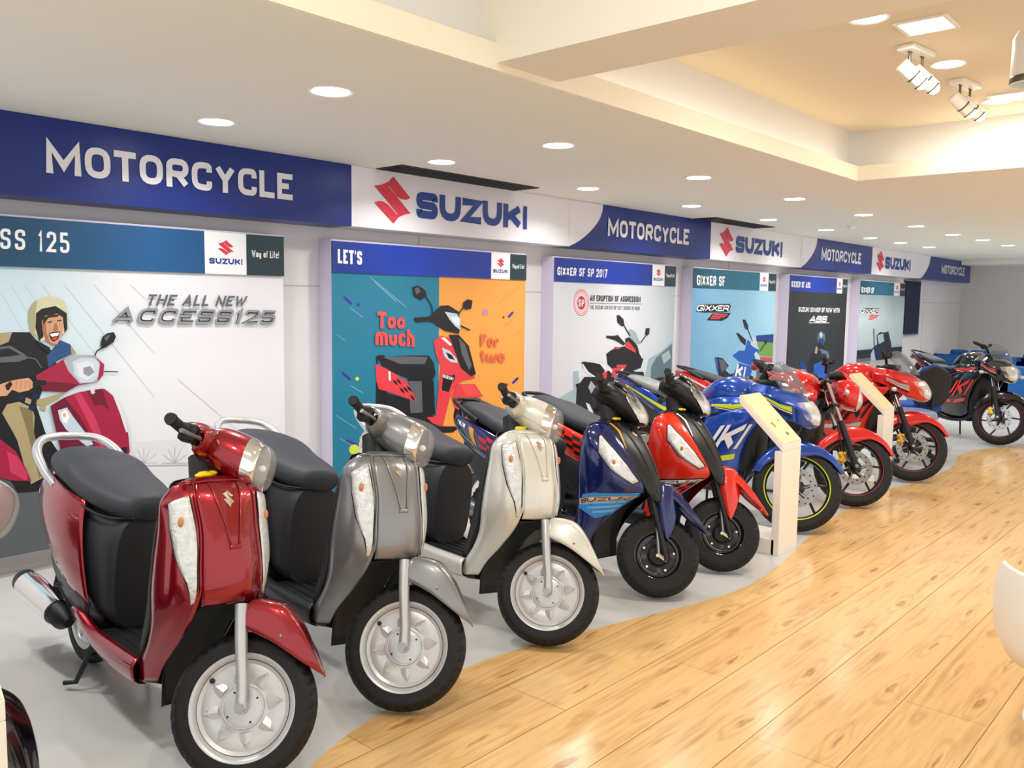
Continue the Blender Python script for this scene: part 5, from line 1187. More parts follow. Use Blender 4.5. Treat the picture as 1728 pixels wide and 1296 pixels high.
        o = b.p('side_panel', S.mesh(4, 5), MT, solid=.004)
        lt = (2.95, 2.30)
        b.p('lettering', text_on(S, 'Lets', 1.1, .55, lt[1] if sg > 0 else lt[0], lt[0] if sg > 0 else lt[1], .26, .005), B_whiteg, par=o, smooth=False)
        b.p('stripe', S.patch([(1.5, 3.3), (1.9, 2.4), (2.05, 1.9)], [(1.7, 3.3), (2.1, 2.4), (2.25, 1.9)], .0042, 4, 2), deco['stripe'], par=o)
        b.p('stripe', S.patch([(.5, 2.1), (1.9, 1.95)], [(.5, 1.85), (2.1, 1.75)], .0044, 5, 2), deco['stripe'], par=o)
        for i in range(5):
            for j in range(5):
                if (i+j) % 2: b.p('chequer', S.patch([(.45+.36*j, 1.6-.30*i), (.81+.36*j, 1.6-.30*i)], [(.45+.36*j, 1.3-.30*i), (.81+.36*j, 1.3-.30*i)], .004, 2, 3), B_blackg if tail_paint != 'navy' else B_redg, par=o)
        b.p('lower_side_cover', Surf([[(p[0], sg*p[1], p[2]) for p in r] for r in [[(-.84, .158, .48), (-1.05, .172, .535), (-1.28, .156, .61), (-1.46, .10, .665)], [(-.85, .162, .38), (-1.06, .172, .42), (-1.28, .15, .50), (-1.46, .095, .58)], [(-.88, .155, .30), (-1.06, .160, .33), (-1.26, .14, .43), (-1.44, .09, .54)]]]).mesh(3, 4), B_dark, solid=.004)
    seat = body([(-.745, .69, .05, .03, 2.3), (-.765, .70, .09, .05, 2.4), (-.85, .715, .12, .058, 2.5), (-.98, .735, .14, .06, 2.6), (-1.12, .765, .150, .062, 2.6), (-1.26, .81, .150, .06, 2.6), (-1.42, .84, .13, .055, 2.5), (-1.52, .855, .09, .045, 2.4), (-1.56, .858, .04, .02, 2.2)], 4)
    b.p('seat', seat, B_seat)
    for sg in (1, -1): b.p('grab_rail', tube([(-1.30, sg*.15, .80), (-1.45, sg*.15, .86), (-1.58, sg*.10, .90), (-1.62, 0, .905)], .013, 10, 5), B_black)
    b.p('tail_lamp', ell((-1.58, 0, .75), (.05, .07, .04)), MATS['tail_red'])
    wheel(b, (-1.25, 0, .21), .21, .092, .127, 'black10', False, 'rear_wheel')
    b.p('engine_case', join(body([(-.88, .27, .11, .08), (-1.0, .27, .12, .09), (-1.15, .25, .10, .09)], 3), mv(body([(-1.0, .25, .03, .07), (-1.15, .24, .035, .075), (-1.33, .22, .03, .07)], 3), (0, .10, 0))), B_satin)
    b.p('rear_mudguard', symsurf([[(-1.25+r*math.cos(math.radians(a)), 0, .21+r*math.sin(math.radians(a))), (-1.25+r*math.cos(math.radians(a)), .06, .21+r*math.sin(math.radians(a)))] for a, r in ((60, .27), (100, .28), (140, .29), (170, .31), (190, .33))]).mesh(3, 2), B_black, solid=.003)
    mf = b.p('muffler', tube([(-1.10, -.15, .235), (-1.14, -.155, .245), (-1.42, -.175, .285), (-1.52, -.18, .30), (-1.55, -.182, .305)], [.02, .045, .05, .048, .03], 20), B_black)
    b.p('heat_shield', tube([(-1.20, -.163, .255), (-1.40, -.179, .288)], [.050, .055], 20), B_steel, par=mf)
    b.p('shock_absorber', tube([(-1.28, .12, .26), (-1.22, .12, .54)], .022, 12), B_steel)
    b.p('pivot_bolts', join(*[cyl((-.93, -.128, .36+.05*k), (-.93, -.135, .36+.05*k), .009, 8) for k in range(3)]), B_steel)
    b.p('centre_stand', join(tube([(-.95, -.10, .20), (-1.02, -.14, .02), (-1.06, -.17, .01)], .010, 8), tube([(-.95, .10, .20), (-1.02, .14, .02), (-1.06, .17, .01)], .010, 8), cyl((-.98, -.12, .13), (-.98, .12, .13), .009)), B_black)
    return b
sporty_scooter(3.80, 2.38, 'navy', 'navy scooter with orange stripe, light blue leg decal and black wheels', dict(kind='blue', stripe=PAINT['gold']), 'navy', 42)
sporty_scooter(4.44, 2.35, 'bright', 'bright red scooter with chequered decals and black wheels, right of the navy one', dict(kind='red', stripe=B_whiteg), 'bright', 40)
# ---------------------------------------------------------------- sport motorcycles
def motorcycle(x, y, paint, label, tape, heading, steer, faired=True, word=None, accent=None, seat_wrap=False, tail=None):
    b = Bike('motorcycle', x, y, heading, steer, (-.035, 0, .296), 25, label, 'motorcycle', 'sport motorcycles in the far half of the row', lean=7)
    M = PAINT[paint]; MT = PAINT[tail or paint]; ac = accent or B_whiteg; wd = word or B_whiteg
    wheel(b, (0, 0, .296), .296, .105, .222, tape, True)
    wheel(b, (-1.33, 0, .305), .305, .14, .222, tape, False, 'rear_wheel')
    d = np.array((-math.sin(math.radians(25)), 0, math.cos(math.radians(25))))
    def F(t, y_, dx=0.): p = np.array((0, 0, .296))+d*t; return (p[0]+dx, y_, p[2])
    for sg in (-1, 1):
        b.p('fork_slider', tube([F(-.03, sg*.088), F(.02, sg*.088), F(.36, sg*.088), F(.37, sg*.088)], [.022, .026, .024, .027], 16), B_satin, True)
        b.p('fork_tube', tube([F(.36, sg*.088), F(.72, sg*.088)], .0165, 14), B_chrome, True)
        b.p('axle_nut', cyl((0, sg*.06, .296), (0, sg*.122, .296), .014, 8), B_steel, True)
    b.p('fork_clamp', join(*[body([dict(x=F(t, 0)[0]-.03, zc=F(t, 0)[2], hw=.115, hh=.016, p=4), dict(x=F(t, 0)[0]+.03, zc=F(t, 0)[2], hw=.115, hh=.016, p=4)], 1) for t in (.50, .70)]), B_black, True)
    cal = b.p('brake_caliper', rot(join(cbox((-.105, -.064, .355), (.085, .032, .042)), cbox((-.105, -.078, .355), (.06, .014, .030)), cbox((-.085, -.062, .33), (.03, .026, .03))), (0, 1, 0), 62, (-.105, 0, .355)), B_gold, True, bev=.006, smooth=False)
    b.p('caliper_bolt', join(*[cyl((-.105+q[0], -.078, .355+q[1]), (-.105+q[0], -.092, .355+q[1]), .011, 10) for q in ((.012, .030), (-.012, -.028))]), B_gold, True, par=cal)
    b.p('brake_hose', tube([(-.12, -.085, .40), (-.16, -.10, .55), (-.24, -.08, .75)], .005, 6, 4), B_black, True)
    # fender hugging the wheel
    rows = []
    for a, r, w_, dd in [(168, .318, .050, .03), (150, .322, .066, .05), (125, .328, .074, .075), (105, .330, .078, .12), (88, .330, .076, .10), (70, .332, .066, .055), (52, .334, .052, .03), (38, .335, .034, .018), (30, .336, .010, .006)]:
        t = math.radians(a); c, s_ = math.cos(t), math.sin(t); q = lambda rr, yy: (rr*c, yy, .296+rr*s_)
        rows.append([q(r, 0), q(r-.005, w_*.6), q(r-.022, w_*.97), q(r-.02-dd, w_*1.04)])
    b.p('front_fender', symsurf(rows).mesh(4, 3), M, True, solid=.003)
    # handlebars, dash
    for sg in (-1, 1):
        b.p('handlebar', tube([(-.32, sg*.09, 1.0), (-.335, sg*.15, 1.035), (-.37, sg*.25, 1.045), (-.40, sg*.36, 1.035)], .012, 10, 3), B_black, True)
        g = b.p('handgrip', tube([(-.368, sg*.245, 1.045), (-.40, sg*.36, 1.035)], [.018, .018], 14), B_grip, True)
        b.p('grip_end', tube([(-.40, sg*.358, 1.035), (-.405, sg*.378, 1.034)], .017, 12), B_black, True, par=g)
        b.p('switch_gear', cbox((-.355, sg*.205, 1.045), (.05, .05, .05)), B_black, True, bev=.008)
        b.p('control_lever', tube([(-.32, sg*.20, 1.045), (-.30, sg*.25, 1.04), (-.325, sg*.36, 1.03)], [.008, .006, .007], 8, 3), B_black, True)
    b.p('reservoir', cyl((-.31, -.16, 1.06), (-.31, -.16, 1.10), .02), B_black, True)
    # frame, engine, exhaust, swing arm
    b.p('frame', join(*[tube([(-.32, sg*.04, .86), (-.50, sg*.12, .70), (-.80, sg*.13, .52), (-.86, sg*.11, .34)], .018, 8, 3) for sg in (-1, 1)]+[tube([(-.30, 0, .80), (-.38, 0, .50), (-.45, 0, .30)], .02, 8, 3)]+[tube([(-.78, sg*.10, .62), (-1.2, sg*.09, .74), (-1.5, sg*.06, .82)], .014, 8, 3) for sg in (-1, 1)]), B_black)
    eng = b.p('engine', join(body([(-.48, .40, .10, .13, 3), (-.60, .38, .13, .15, 3), (-.80, .37, .13, .13, 3), (-.90, .36, .10, .10, 3)], 2), body([(-.44, .55, .075, .06, 3.4), (-.60, .57, .085, .09, 3.4), (-.66, .57, .075, .07, 3.4)], 2)), B_satin)
    for k in range(6): b.p('cooling_fin', cbox((-.54, 0, .50+.024*k), (.19, .20, .007)), B_steel, par=eng)
    b.p('engine_cover', body([dict(x=-.86, zc=.37, hw=.02, hh=.06, yc=-.14), dict(x=-.76, zc=.37, hw=.03, hh=.10, yc=-.14), dict(x=-.66, zc=.37, hw=.02, hh=.07, yc=-.14)], 4), B_steel, par=eng)
    b.p('exhaust_pipe', tube([(-.44, -.03, .50), (-.36, -.06, .40), (-.40, -.09, .25), (-.62, -.12, .20), (-.95, -.14, .22)], .020, 12, 4), B_black)
    mf = b.p('muffler', tube([(-.95, -.15, .22), (-1.0, -.165, .25), (-1.30, -.185, .36), (-1.42, -.19, .41)], [.03, .055, .06, .045], 18), B_black)
    b.p('heat_shield', tube([(-1.05, -.18, .275), (-1.36, -.20, .39)], [.055, .052], 14), B_steel, par=mf)
    b.p('swing_arm', join(*[tube([(-.90, sg*.09, .36), (-1.33, sg*.10, .305)], .022, 8) for sg in (-1, 1)]), B_satin)
    b.p('shock_absorber', tube([(-.98, 0, .38), (-.95, 0, .68)], .032, 12), B_redg)
    b.p('footpeg_bracket', join(prism([(-.92, .44), (-.86, .46), (-.90, .34), (-.98, .28), (-1.06, .30), (-1.04, .36)], -.150, -.138), cyl((-.96, -.15, .33), (-.96, -.24, .33), .011)), B_steel)
    b.p('side_stand', tube([(-.80, .12, .28), (-.84, .20, .02)], .010, 8), B_black)
    # tank
    tk = body([(-.34, .86, .07, .07, 2.3), (-.40, .885, .135, .105, 2.5), (-.52, .90, .17, .13, 2.6), (-.64, .885, .165, .125, 2.6), (-.76, .85, .12, .095, 2.5), (-.83, .82, .07, .055, 2.4)], 5)
    t = b.p('fuel_tank', tk, M)
    b.p('filler_cap', cyl((-.50, 0, 1.018), (-.50, 0, 1.036), .034, 20), B_steel, par=t)
    for sg in (1, -1):
        S = Surf([[(p[0], sg*p[1], p[2]) for p in r] for r in [[(-.30, .115, .88), (-.42, .168, .88), (-.58, .190, .86), (-.74, .150, .81)], [(-.285, .125, .82), (-.41, .190, .82), (-.58, .205, .80), (-.76, .158, .755)], [(-.30, .12, .77), (-.42, .182, .765), (-.58, .195, .745), (-.75, .152, .71)]]])
        o = b.p('tank_shroud', S.mesh(4, 4), M, solid=.004)
        b.p('shroud_edge', tube([S.pt(u, v, .002) for u, v in ((1.98, .05), (1.98, 1), (1.98, 2), (1.95, 2.95))], .006, 6, 3), B_black, par=o)
        b.p('stripe', S.patch([(.55, .4), (.95, 1.2), (.75, 2.2)], [(1.0, .4), (1.5, 1.2), (1.0, 2.2)], .004, 5, 2), ac, par=o)
        b.p('stripe', S.patch([(1.1, .5), (1.62, 1.2), (1.2, 2.0)], [(1.2, .5), (1.74, 1.2), (1.28, 2.0)], .004, 5, 2), B_whiteg, par=o)
    b.p('inner_fairing', body([(-.30, .60, .08, .20, 3), (-.36, .58, .13, .26, 3), (-.50, .58, .15, .26, 3), (-.70, .60, .14, .20, 3)], 3), B_black)
    # seats and tail
    s1 = b.p('seat', body([(-.78, .80, .07, .03, 2.4), (-.86, .80, .11, .035, 2.6), (-1.02, .79, .135, .035, 2.8), (-1.14, .81, .12, .04, 2.6), (-1.18, .83, .09, .035, 2.5)], 4), B_seat)
    s2 = b.p('pillion_seat', body([(-1.15, .85, .08, .03, 2.5), (-1.20, .87, .115, .04, 2.6), (-1.36, .905, .12, .04, 2.6), (-1.50, .93, .09, .035, 2.5), (-1.56, .935, .04, .02, 2.3)], 4), B_seat)
    if seat_wrap: b.p('plastic_cover', body([(-1.13, .845, .085, .036, 2.5), (-1.20, .872, .122, .047, 2.6), (-1.36, .908, .127, .047, 2.6), (-1.50, .932, .097, .042, 2.5), (-1.57, .938, .045, .025, 2.3)], 6), B_wrap, par=s2)
    for sg in (1, -1):
        S = Surf([[(p[0], sg*p[1], p[2]) for p in r] for r in [[(-.84, .13, .76), (-1.05, .150, .775), (-1.25, .142, .855), (-1.45, .115, .90), (-1.68, .045, .95)], [(-.86, .145, .70), (-1.05, .165, .725), (-1.25, .155, .795), (-1.47, .12, .865), (-1.70, .045, .935)], [(-.90, .135, .60), (-1.05, .150, .655), (-1.25, .135, .745), (-1.46, .10, .83), (-1.68, .035, .91)]]])
        o = b.p('tail_panel', S.mesh(4, 5), MT, solid=.004)
        b.p('stripe', S.patch([(.6, .5), (.8, 2.0), (.7, 3.2)], [(1.2, .5), (1.1, 2.0), (.9, 3.2)], .004, 5, 2), ac, par=o)
        b.p('grab_rail', tube([(-1.34, sg*.13, .885), (-1.50, sg*.13, .945), (-1.66, sg*.07, .98), (-1.69, 0, .985)], .011, 8, 4), B_black)
    b.p('tail_lamp', ell((-1.68, 0, .90), (.04, .06, .03)), MATS['tail_red'])
    b.p('rear_mudguard', tube([(-1.52, 0, .84), (-1.68, 0, .66), (-1.76, 0, .46)], [.05, .03, .05], 8, 3), B_black)
    for sg in (-1, 1): b.p('rear_indicator', join(cyl((-1.58, sg*.03, .78), (-1.58, sg*.11, .79), .008), ell((-1.58, sg*.13, .79), (.018, .026, .018), 12, 8)), B_amber)
    if faired:
        NS = [(-.35, .995, (.13, .985), (.168, .93), (.16, .86), .86), (-.20, .99, (.12, .978), (.195, .925), (.172, .82), .80), (-.08, .958, (.10, .946), (.185, .895), (.148, .77), .745),
              (.02, .905, (.07, .895), (.145, .855), (.10, .735), .715), (.07, .862, (.045, .852), (.10, .822), (.062, .728), .715), (.10, .80, (.02, .80), (.045, .785), (.03, .738), .73)]
        rg = []
        for x_, zt, a1, a2, a3, zb in NS:
            h_ = [(0, zt), a1, a2, a3, (0, zb)]
            rg.append([(x_, p[0], p[1]) for p in h_]+[(x_, -p[0], p[1]) for p in reversed(h_[1:4])])
        A_ = crw(6, np.linspace(0, 5, 21)); n = b.p('front_cowl', loft(np.einsum('ur,rkd->ukd', A_, np.array(rg)), lin=True), M, ang=24, bev=.008)
        HS = symsurf([[(.040, 0, .902), (.034, .045, .893), (-.005, .120, .880)], [(.080, 0, .862), (.072, .045, .850), (.034, .122, .842)], [(.112, 0, .80), (.102, .035, .795), (.062, .092, .790)], [(.112, 0, .742), (.104, .018, .742), (.082, .045, .745)]])
        hl = b.p('headlamp', HS.mesh(4, 4), B_mirror, solid=.008)
        b.p('clear_lens', mv(HS.mesh(4, 4), (.010, 0, .002)), B_lens, par=hl, solid=.002)
        WS = symsurf([[(-.005, 0, .955), (-.02, .06, .95), (-.10, .125, .945)], [(-.075, 0, 1.045), (-.09, .065, 1.04), (-.165, .135, 1.02)], [(-.155, 0, 1.12), (-.165, .06, 1.115), (-.235, .12, 1.085)], [(-.215, 0, 1.155), (-.22, .045, 1.15), (-.26, .085, 1.125)]])
        b.p('windscreen', WS.mesh(5, 4), B_screen, solid=.003)
        b.p('dashboard', body([(-.33, .985, .07, .03, 3), (-.26, 1.0, .09, .035, 3), (-.20, 1.0, .08, .03, 3)], 3), B_black)
        for sg in (1, -1):
            C2 = Surf([[(p[0], sg*(p[1]+.003), p[2]) for p in r] for r in [[(.01, .150, .860), (-.08, .187, .893), (-.20, .197, .922), (-.33, .172, .930)], [(.01, .128, .80), (-.08, .170, .835), (-.20, .187, .873), (-.33, .167, .897)], [(.01, .107, .745), (-.08, .153, .778), (-.20, .177, .826), (-.33, .162, .866)]]])
            b.p('air_slot', C2.patch([(1.35, .3), (1.25, 1.2), (1.3, 1.9)], [(1.55, .35), (1.5, 1.2), (1.4, 1.9)], .0055, 5, 2), B_black, par=n)
            c2 = b.p('cowl_side', C2.mesh(4, 4), M, solid=.004)
            b.p('stripe', C2.patch([(.25, .2), (.55, 1.0), (.35, 2.0)], [(.85, .2), (.95, 1.0), (.62, 2.0)], .004, 5, 2), ac, par=c2)
            b.p('stripe', C2.patch([(.95, .2), (1.05, 1.0), (.75, 2.0)], [(1.08, .2), (1.18, 1.0), (.83, 2.0)], .004, 5, 2), B_whiteg, par=c2)
            S = Surf([[(p[0], sg*p[1], p[2]) for p in r] for r in
                      [[(-.16, .165, .82), (-.28, .205, .81), (-.45, .215, .775), (-.66, .185, .71)],
                       [(-.235, .165, .72), (-.33, .222, .70), (-.48, .232, .67), (-.70, .200, .61)],
                       [(-.315, .155, .60), (-.40, .218, .58), (-.54, .228, .55), (-.76, .200, .50)],
                       [(-.365, .135, .47), (-.45, .195, .45), (-.60, .205, .42), (-.84, .185, .40)],
                       [(-.39, .105, .34), (-.49, .155, .31), (-.66, .165, .29), (-.90, .160, .31)],
                       [(-.42, .05, .25), (-.52, .075, .21), (-.70, .085, .20), (-.92, .10, .24)]]])
            o = b.p('side_fairing', S.mesh(4, 5), M, solid=.004)
            v0, v1 = (2.95, .45) if sg < 0 else (.45, 2.95)
            TV = stroke_text('SUZUKI'[-3:] if False else 'UKI', [(0, 0, 0), (3.4, 0, 0), (3.4, 1, 0), (0, 1, 0)], .27, .14, .22)
            V = [tuple(S.pt(min(4.9, max(0.02, 2.55-1.5*p[1]-.0*p[0])), v0+(v1-v0)*min(max(p[0]/3.4, -.05), 1.1), .012+p[2])) for p in TV[0]]
            b.p('lettering', (V, TV[1]), wd, par=o, smooth=False)
            b.p('stripe', S.patch([(2.85, .5), (2.95, 1.6)], [(3.15, .5), (3.25, 1.6)], .004, 3, 4), ac, par=o)
            b.p('stripe', S.patch([(2.85, 1.9), (2.9, 2.7)], [(3.15, 1.9), (3.2, 2.7)], .004, 3, 4), ac, par=o)
            b.p('front_indicator', join(cyl((-.10, sg*.18, .80), (-.09, sg*.24, .80), .008), ell((-.085, sg*.265, .80), (.02, .032, .02), 14, 8)), B_ind)
    else:
        b.p('lamp_bracket', join(*[cyl((-.22, sg*.085, .84), (-.12, sg*.07, .86), .012) for sg in (-1, 1)]), B_black, True)
        sh = b.p('headlamp_shroud', body([(-.22, .90, .10, .075, 2.4), (-.16, .89, .125, .105, 2.5), (-.10, .875, .12, .115, 2.5), (-.05, .86, .10, .10, 2.4)], 4), M, True)
        b.p('fly_screen', symsurf([[(-.07, 0, .965), (-.085, .05, .96), (-.12, .09, .945)], [(-.12, 0, 1.02), (-.13, .05, 1.015), (-.16, .08, .99)], [(-.18, 0, 1.055), (-.185, .035, 1.05), (-.20, .06, 1.03)]]).mesh(4, 3), M, True, par=sh, solid=.003)
        HS = symsurf([[(-.045, 0, .955), (-.055, .045, .95), (-.08, .085, .94)], [(-.015, 0, .89), (-.028, .055, .887), (-.065, .10, .88)], [(-.005, 0, .82), (-.018, .05, .818), (-.055, .088, .815)], [(-.03, 0, .765), (-.038, .025, .765), (-.055, .05, .77)]])
        hl = b.p('headlamp', HS.mesh(4, 4), B_mirror, True, solid=.008)
        b.p('clear_lens', mv(HS.mesh(4, 4), (.010, 0, .002)), B_lens, True, par=hl, solid=.002)
        b.p('dashboard', body([(-.28, 1.0, .05, .03, 3), (-.22, 1.02, .075, .035, 3), (-.17, 1.01, .06, .03, 3)], 3), B_black, True)
        for sg in (1, -1):
            b.p('front_indicator', join(cyl((-.17, sg*.10, .84), (-.165, sg*.16, .84), .008), ell((-.16, sg*.185, .84), (.02, .030, .022), 14, 8)), B_ind, True)
            b.p('radiator_cover', Surf([[(p[0], sg*p[1], p[2]) for p in r] for r in [[(-.30, .13, .80), (-.42, .18, .79), (-.56, .17, .74)], [(-.33, .12, .68), (-.43, .16, .66), (-.54, .15, .62)], [(-.36, .10, .56), (-.43, .12, .54), (-.48, .11, .53)]]]).mesh(3, 3), B_satin, solid=.004)
        b.p('engine_guard', join(*[tube([(-.38, sg*.08, .62), (-.36, sg*.24, .50), (-.40, sg*.22, .36), (-.46, sg*.08, .30)], .011, 8, 4) for sg in (-1, 1)]), B_black)
    return b
def b_shift(VF, dy): return [(p[0], p[1]+dy, p[2]) for p in VF[0]], VF[1]
motorcycle(5.60, 2.42, 'moto_blue', 'blue sport motorcycle with lime wheel tape behind the nearer reading stand', 'lime', math.radians(-96), 34, True, B_whiteg, B_lime, True)
motorcycle(6.62, 2.41, 'moto_red', 'red unfaired motorcycle with bare black fork between the blue and red sport ones', 'maroon', math.radians(-94), 40, False, None, None, False)
motorcycle(7.98, 2.40, 'moto_red', 'red fully faired motorcycle behind the farther reading stand', 'maroon', math.radians(-97), 34, True, B_blackg, mat('graphic_silver', '#b9b7b0', .3, .3), True)
motorcycle(10.84, 2.34, 'black', 'black and red sport motorcycle parked by itself at the far right', 'maroon', math.radians(-128), 34, True, PAINT['bright'], PAINT['bright'], False)
# ------------------------------------------------------------------ reading stands: floor plate, upright panel, sloping wooden desk
M_stand = mat('stand_white', '#efece3', .3)
def beech():
    m = mat('beech_board', '#ecd3a6', .35, var=.06, scale=5, stretch=(1, .25, 1))
    return m
def reading_stand(x, y, w_, label, depth=.55, desk=.30, h0=.70, h1=.98):
    t = thing('reading_stand', (x, y, 0), 0, label, 'display stand', 'white reading stands on the floor edge')
    mk('floor_plate', box(0, w_, .03, depth, 0, .10), M_stand, t, smooth=False, bev=.003)
    mk('upright_panel', prism_y([(0, 0), (.05, 0), (.05, h0-.046), (0, h0-.046)], 0, w_), M_stand, t, smooth=False, bev=.002)
    n = np.array((0, desk, h1-h0)); L_ = np.linalg.norm(n)
    mk('desk_panel', prism_y([(0, h0), (.0, h0-.045), (desk, h1-.045), (desk, h1)], 0, w_), M_stand, t, smooth=False, bev=.002)
    k = (h1-h0)/desk
    mk('wooden_top', prism_y([(.004, h0+.004*k+.001), (desk-.004, h1-.004*k+.001), (desk-.008, h1-.004*k+.005), (.000, h0+.006)], .004, w_-.004), beech(), t, smooth=False)
    return t
def prism_y(poly, x0, x1):
    n = len(poly); V = [(x0, p[0], p[1]) for p in poly]+[(x1, p[0], p[1]) for p in poly]
    return V, [tuple(range(n)), tuple(reversed(range(n, 2*n)))]+[(i, i+n, (i+1) % n+n, (i+1) % n) for i in range(n)]
M_knot = mat('beech_knot', '#c08a63', .4)
st1 = reading_stand(4.97, 2.225, .27, 'white stand with sloping beech top in front of the blue motorcycle')
rk = random.Random(3)
for (u, v) in [(.25, .92), (.75, .90), (.45, .62), (.3, .36), (.72, .45), (.6, .12)]:
    for q in range(3):
        cx, cy = .27*u+rk.uniform(-.012, .012), .30*v+rk.uniform(-.012, .012)
        k = .28/.30; V = [(cx+.014*math.cos(a)*(1+.3*math.sin(3*a+q)), cy+.009*math.sin(a), .70+k*(cy+.009*math.sin(a))+.0072) for a in np.linspace(0, 2*PI, 10, endpoint=False)]
        mk('wood_knot', (V, [tuple(range(10))]), M_knot, st1, smooth=False)
reading_stand(7.28, 2.40, .25, 'white stand with sloping beech top in front of the red faired motorcycle')
reading_stand(.33, 2.0, .27, 'white stand with beech top cut off at the bottom left corner', depth=.10, desk=.12, h0=.675, h1=.80)

# ------------------------------------------------------------------ chairs and sofas
F_blue = mat('fabric_blue', '#1c3f94', .85, var=.05, scale=30, bump=.2, bscale=300)
F_royal = mat('fabric_royal', '#1238a8', .8, bump=.15, bscale=300)
F_sofa = mat('sofa_blue', '#155a9e', .8, var=.05, scale=12, bump=.2, bscale=250)
F_shell = mat('chair_shell', '#17181c', .6, bump=.1, bscale=200)
def chair_base(t):
    for k in range(5):
        a = 2*PI*k/5+.25; e = (.30*math.cos(a), .30*math.sin(a))
        l = mk('base_arm', tube([(0, 0, .10), (e[0]*.6, e[1]*.6, .095), (e[0], e[1], .075)], [.032, .026, .020], 8), B_black, t)
        mk('castor', join(rev([(.001, -.022), (.024, -.02), (.028, -.008), (.028, .008), (.024, .02), (.001, .022)], 16, c=(e[0], e[1], .028)), cyl((e[0], e[1], .04), (e[0], e[1], .075), .008)), B_black, l)
    mk('gas_column', tube([(0, 0, .09), (0, 0, .26), (0, 0, .26), (0, 0, .40)], [.03, .03, .018, .018], 14), B_black, t)
def office_chair(x, y, rz, label, shell, fabric, wrap, hb=.50, arms=True, name='office_chair'):
    t = thing(name, (x, y, 0), rz, label, 'chair')
    chair_base(t)
    s_ = mk('seat', loft([[(px*k, py*k, z) for px, py in [(.24*math.copysign(abs(math.cos(a))**.7, math.cos(a)), .24*math.copysign(abs(math.sin(a))**.7, math.sin(a))) for a in np.linspace(0, 2*PI, 28, endpoint=False)]] for k, z in ((.88, .41), (.99, .43), (1.0, .46), (.93, .495), (.7, .505))], 3), fabric, t)
    if wrap: mk('plastic_cover', loft([[(px*k, py*k, z) for px, py in [(.25*math.copysign(abs(math.cos(a))**.7, math.cos(a)), .25*math.copysign(abs(math.sin(a))**.7, math.sin(a))) for a in np.linspace(0, 2*PI, 28, endpoint=False)]] for k, z in ((.90, .40), (1.0, .42), (1.02, .46), (.95, .505), (.7, .515))], 3), B_wrap, s_)
    z0 = .50
    rows = []
    for z, w_, dx in ((z0, .15, -.235), (z0+.08, .20, -.255), (z0+hb*.5, .225, -.26), (z0+hb*.74, .215, -.27), (z0+hb*.90, .175, -.28), (z0+hb*.98, .11, -.285), (z0+hb, .03, -.287)):
        rows.append([(dx+.025*(abs(v)**2), w_*v, z-(.0 if z < z0+hb*.8 else .03*v*v)) for v in (-1, -.5, 0, .5, 1)])
    S = Surf(rows)
    bk = mk('backrest', S.mesh(4, 4), fabric, t, solid=.05)
    mk('back_shell', mv(S.mesh(4, 4), (-.032, 0, 0)), shell, bk, solid=.012)
    mk('back_bracket', tube([(-.05, 0, .40), (-.26, 0, .42), (-.30, 0, .60)], .018, 8, 4), B_black, t)
    if arms:
        for sg in (-1, 1): mk('armrest', join(tube([(-.05, sg*.25, .44), (-.05, sg*.30, .55), (-.12, sg*.30, .68)], .014, 8, 3), cbox((-.05, sg*.30, .70), (.24, .05, .025))), B_black, t)
    return t
office_chair(9.14, 2.78, math.radians(-48), 'blue-backed swivel chair with a plastic-wrapped seat beside the red faired motorcycle', F_royal, F_royal, True, arms=False, hb=.43)
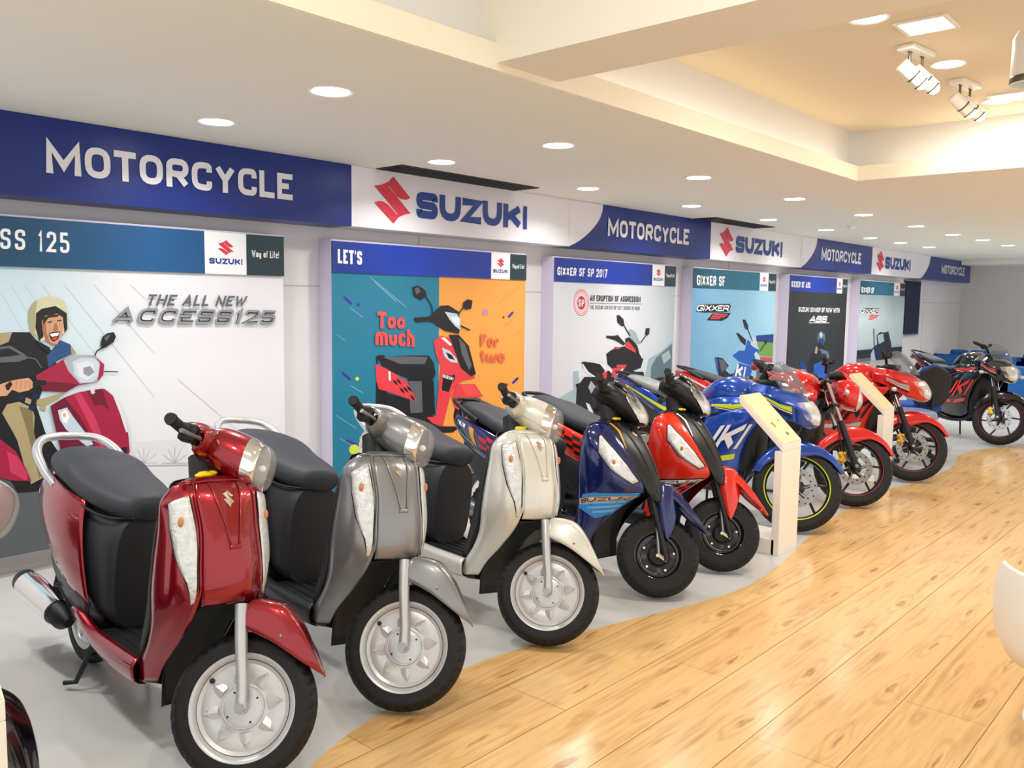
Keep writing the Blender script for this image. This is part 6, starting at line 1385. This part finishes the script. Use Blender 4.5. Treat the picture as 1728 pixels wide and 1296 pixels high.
# dark swivel chair whose back hides the tail of the black motorcycle
office_chair(10.02, 2.98, math.radians(52), 'black-backed swivel chair in front of the black motorcycle', F_shell, F_blue, False, hb=.42, arms=False)
def sofa(x, y, rz, L_, label, n, m, back=.70, D=.80):
    t = thing('sofa', (x, y, 0), rz, label, 'sofa')
    mk('plinth', box(.03, D-.03, .03, L_-.03, .0, .07), mat('sofa_plinth', '#cfccc4', .5), t, bev=.004)
    mk('base', box(.014, D, .008, L_-.008, .07, .36), m, t, bev=.03)
    mk('back', loft([[(p[0], y_, p[1]) for p in [(0, .10), (.0, back-.06), (.03, back), (.10, back+.02), (.17, back-.01), (.20, back-.08), (.22, .10)]] for y_ in (0, .02, L_-.02, L_)], 2), m, t)
    for yy in (-.0, L_-.16): mk('arm', loft([[(xx, yy+a, b_) for a, b_ in [(0, .10), (0, .50), (.03, .56), (.08, .58), (.13, .56), (.16, .50), (.16, .10)]] for xx in (.23, .24, D-.015, D+.005)], 2), m, t)
    w_ = (L_-.34)/n
    for k in range(n):
        mk('seat_cushion', cbox((.50, .17+w_*(k+.5), .42), (.56, w_-.01, .14)), m, t, bev=.04)
        mk('back_cushion', cbox((.27, .17+w_*(k+.5), back-.06), (.15, w_-.02, .34)), m, t, bev=.05)
    return t
# sofas turn their backs to the row or stand against the end wall
sofa(15.4, 1.2, 0, 2.0, 'long blue sofa in front of the others, its back turned to the motorcycles', 3, F_sofa, back=.62)
sofa(18.6, 3.75, 0, 1.42, 'blue sofa with three rounded back cushions below the fascia end', 3, F_sofa, back=.60)
sofa(18.6, 1.7, 0, 1.85, 'dark blue sofa behind the windscreen of the black motorcycle', 2, F_blue, back=.66)
# white tub chair cut by the right edge
t = thing('tub_chair', (3.70, .42, 0), math.radians(20), 'white rounded tub chair cut off by the right edge', 'chair')
mk('foot_disc', rev([(.001, .035), (.05, .03), (.21, .012), (.22, .004), (.22, 0)], 40, ax='z'), M_white, t)
mk('column', cyl((0, 0, .03), (0, 0, .20), .03, 20), M_white, t)
prof = [(.04, .20), (.20, .205), (.29, .25), (.335, .34), (.345, .46), (.335, .56), (.325, .60), (.312, .605), (.305, .56), (.305, .45), (.27, .40), (.001, .40)]
def dip(r, z, a):
    return r, z-(max(0, (z-.42))*.75*max(0, math.cos(a))**1.0 if z > .42 else 0)
mk('shell', rev(prof, 48, ax='z', fn=dip), M_white, t)
mk('seat_cushion', rev([(.001, .45), (.22, .448), (.27, .43), (.285, .405)], 40, ax='z'), mat('cushion_pale', '#dfdcd4', .8), t)
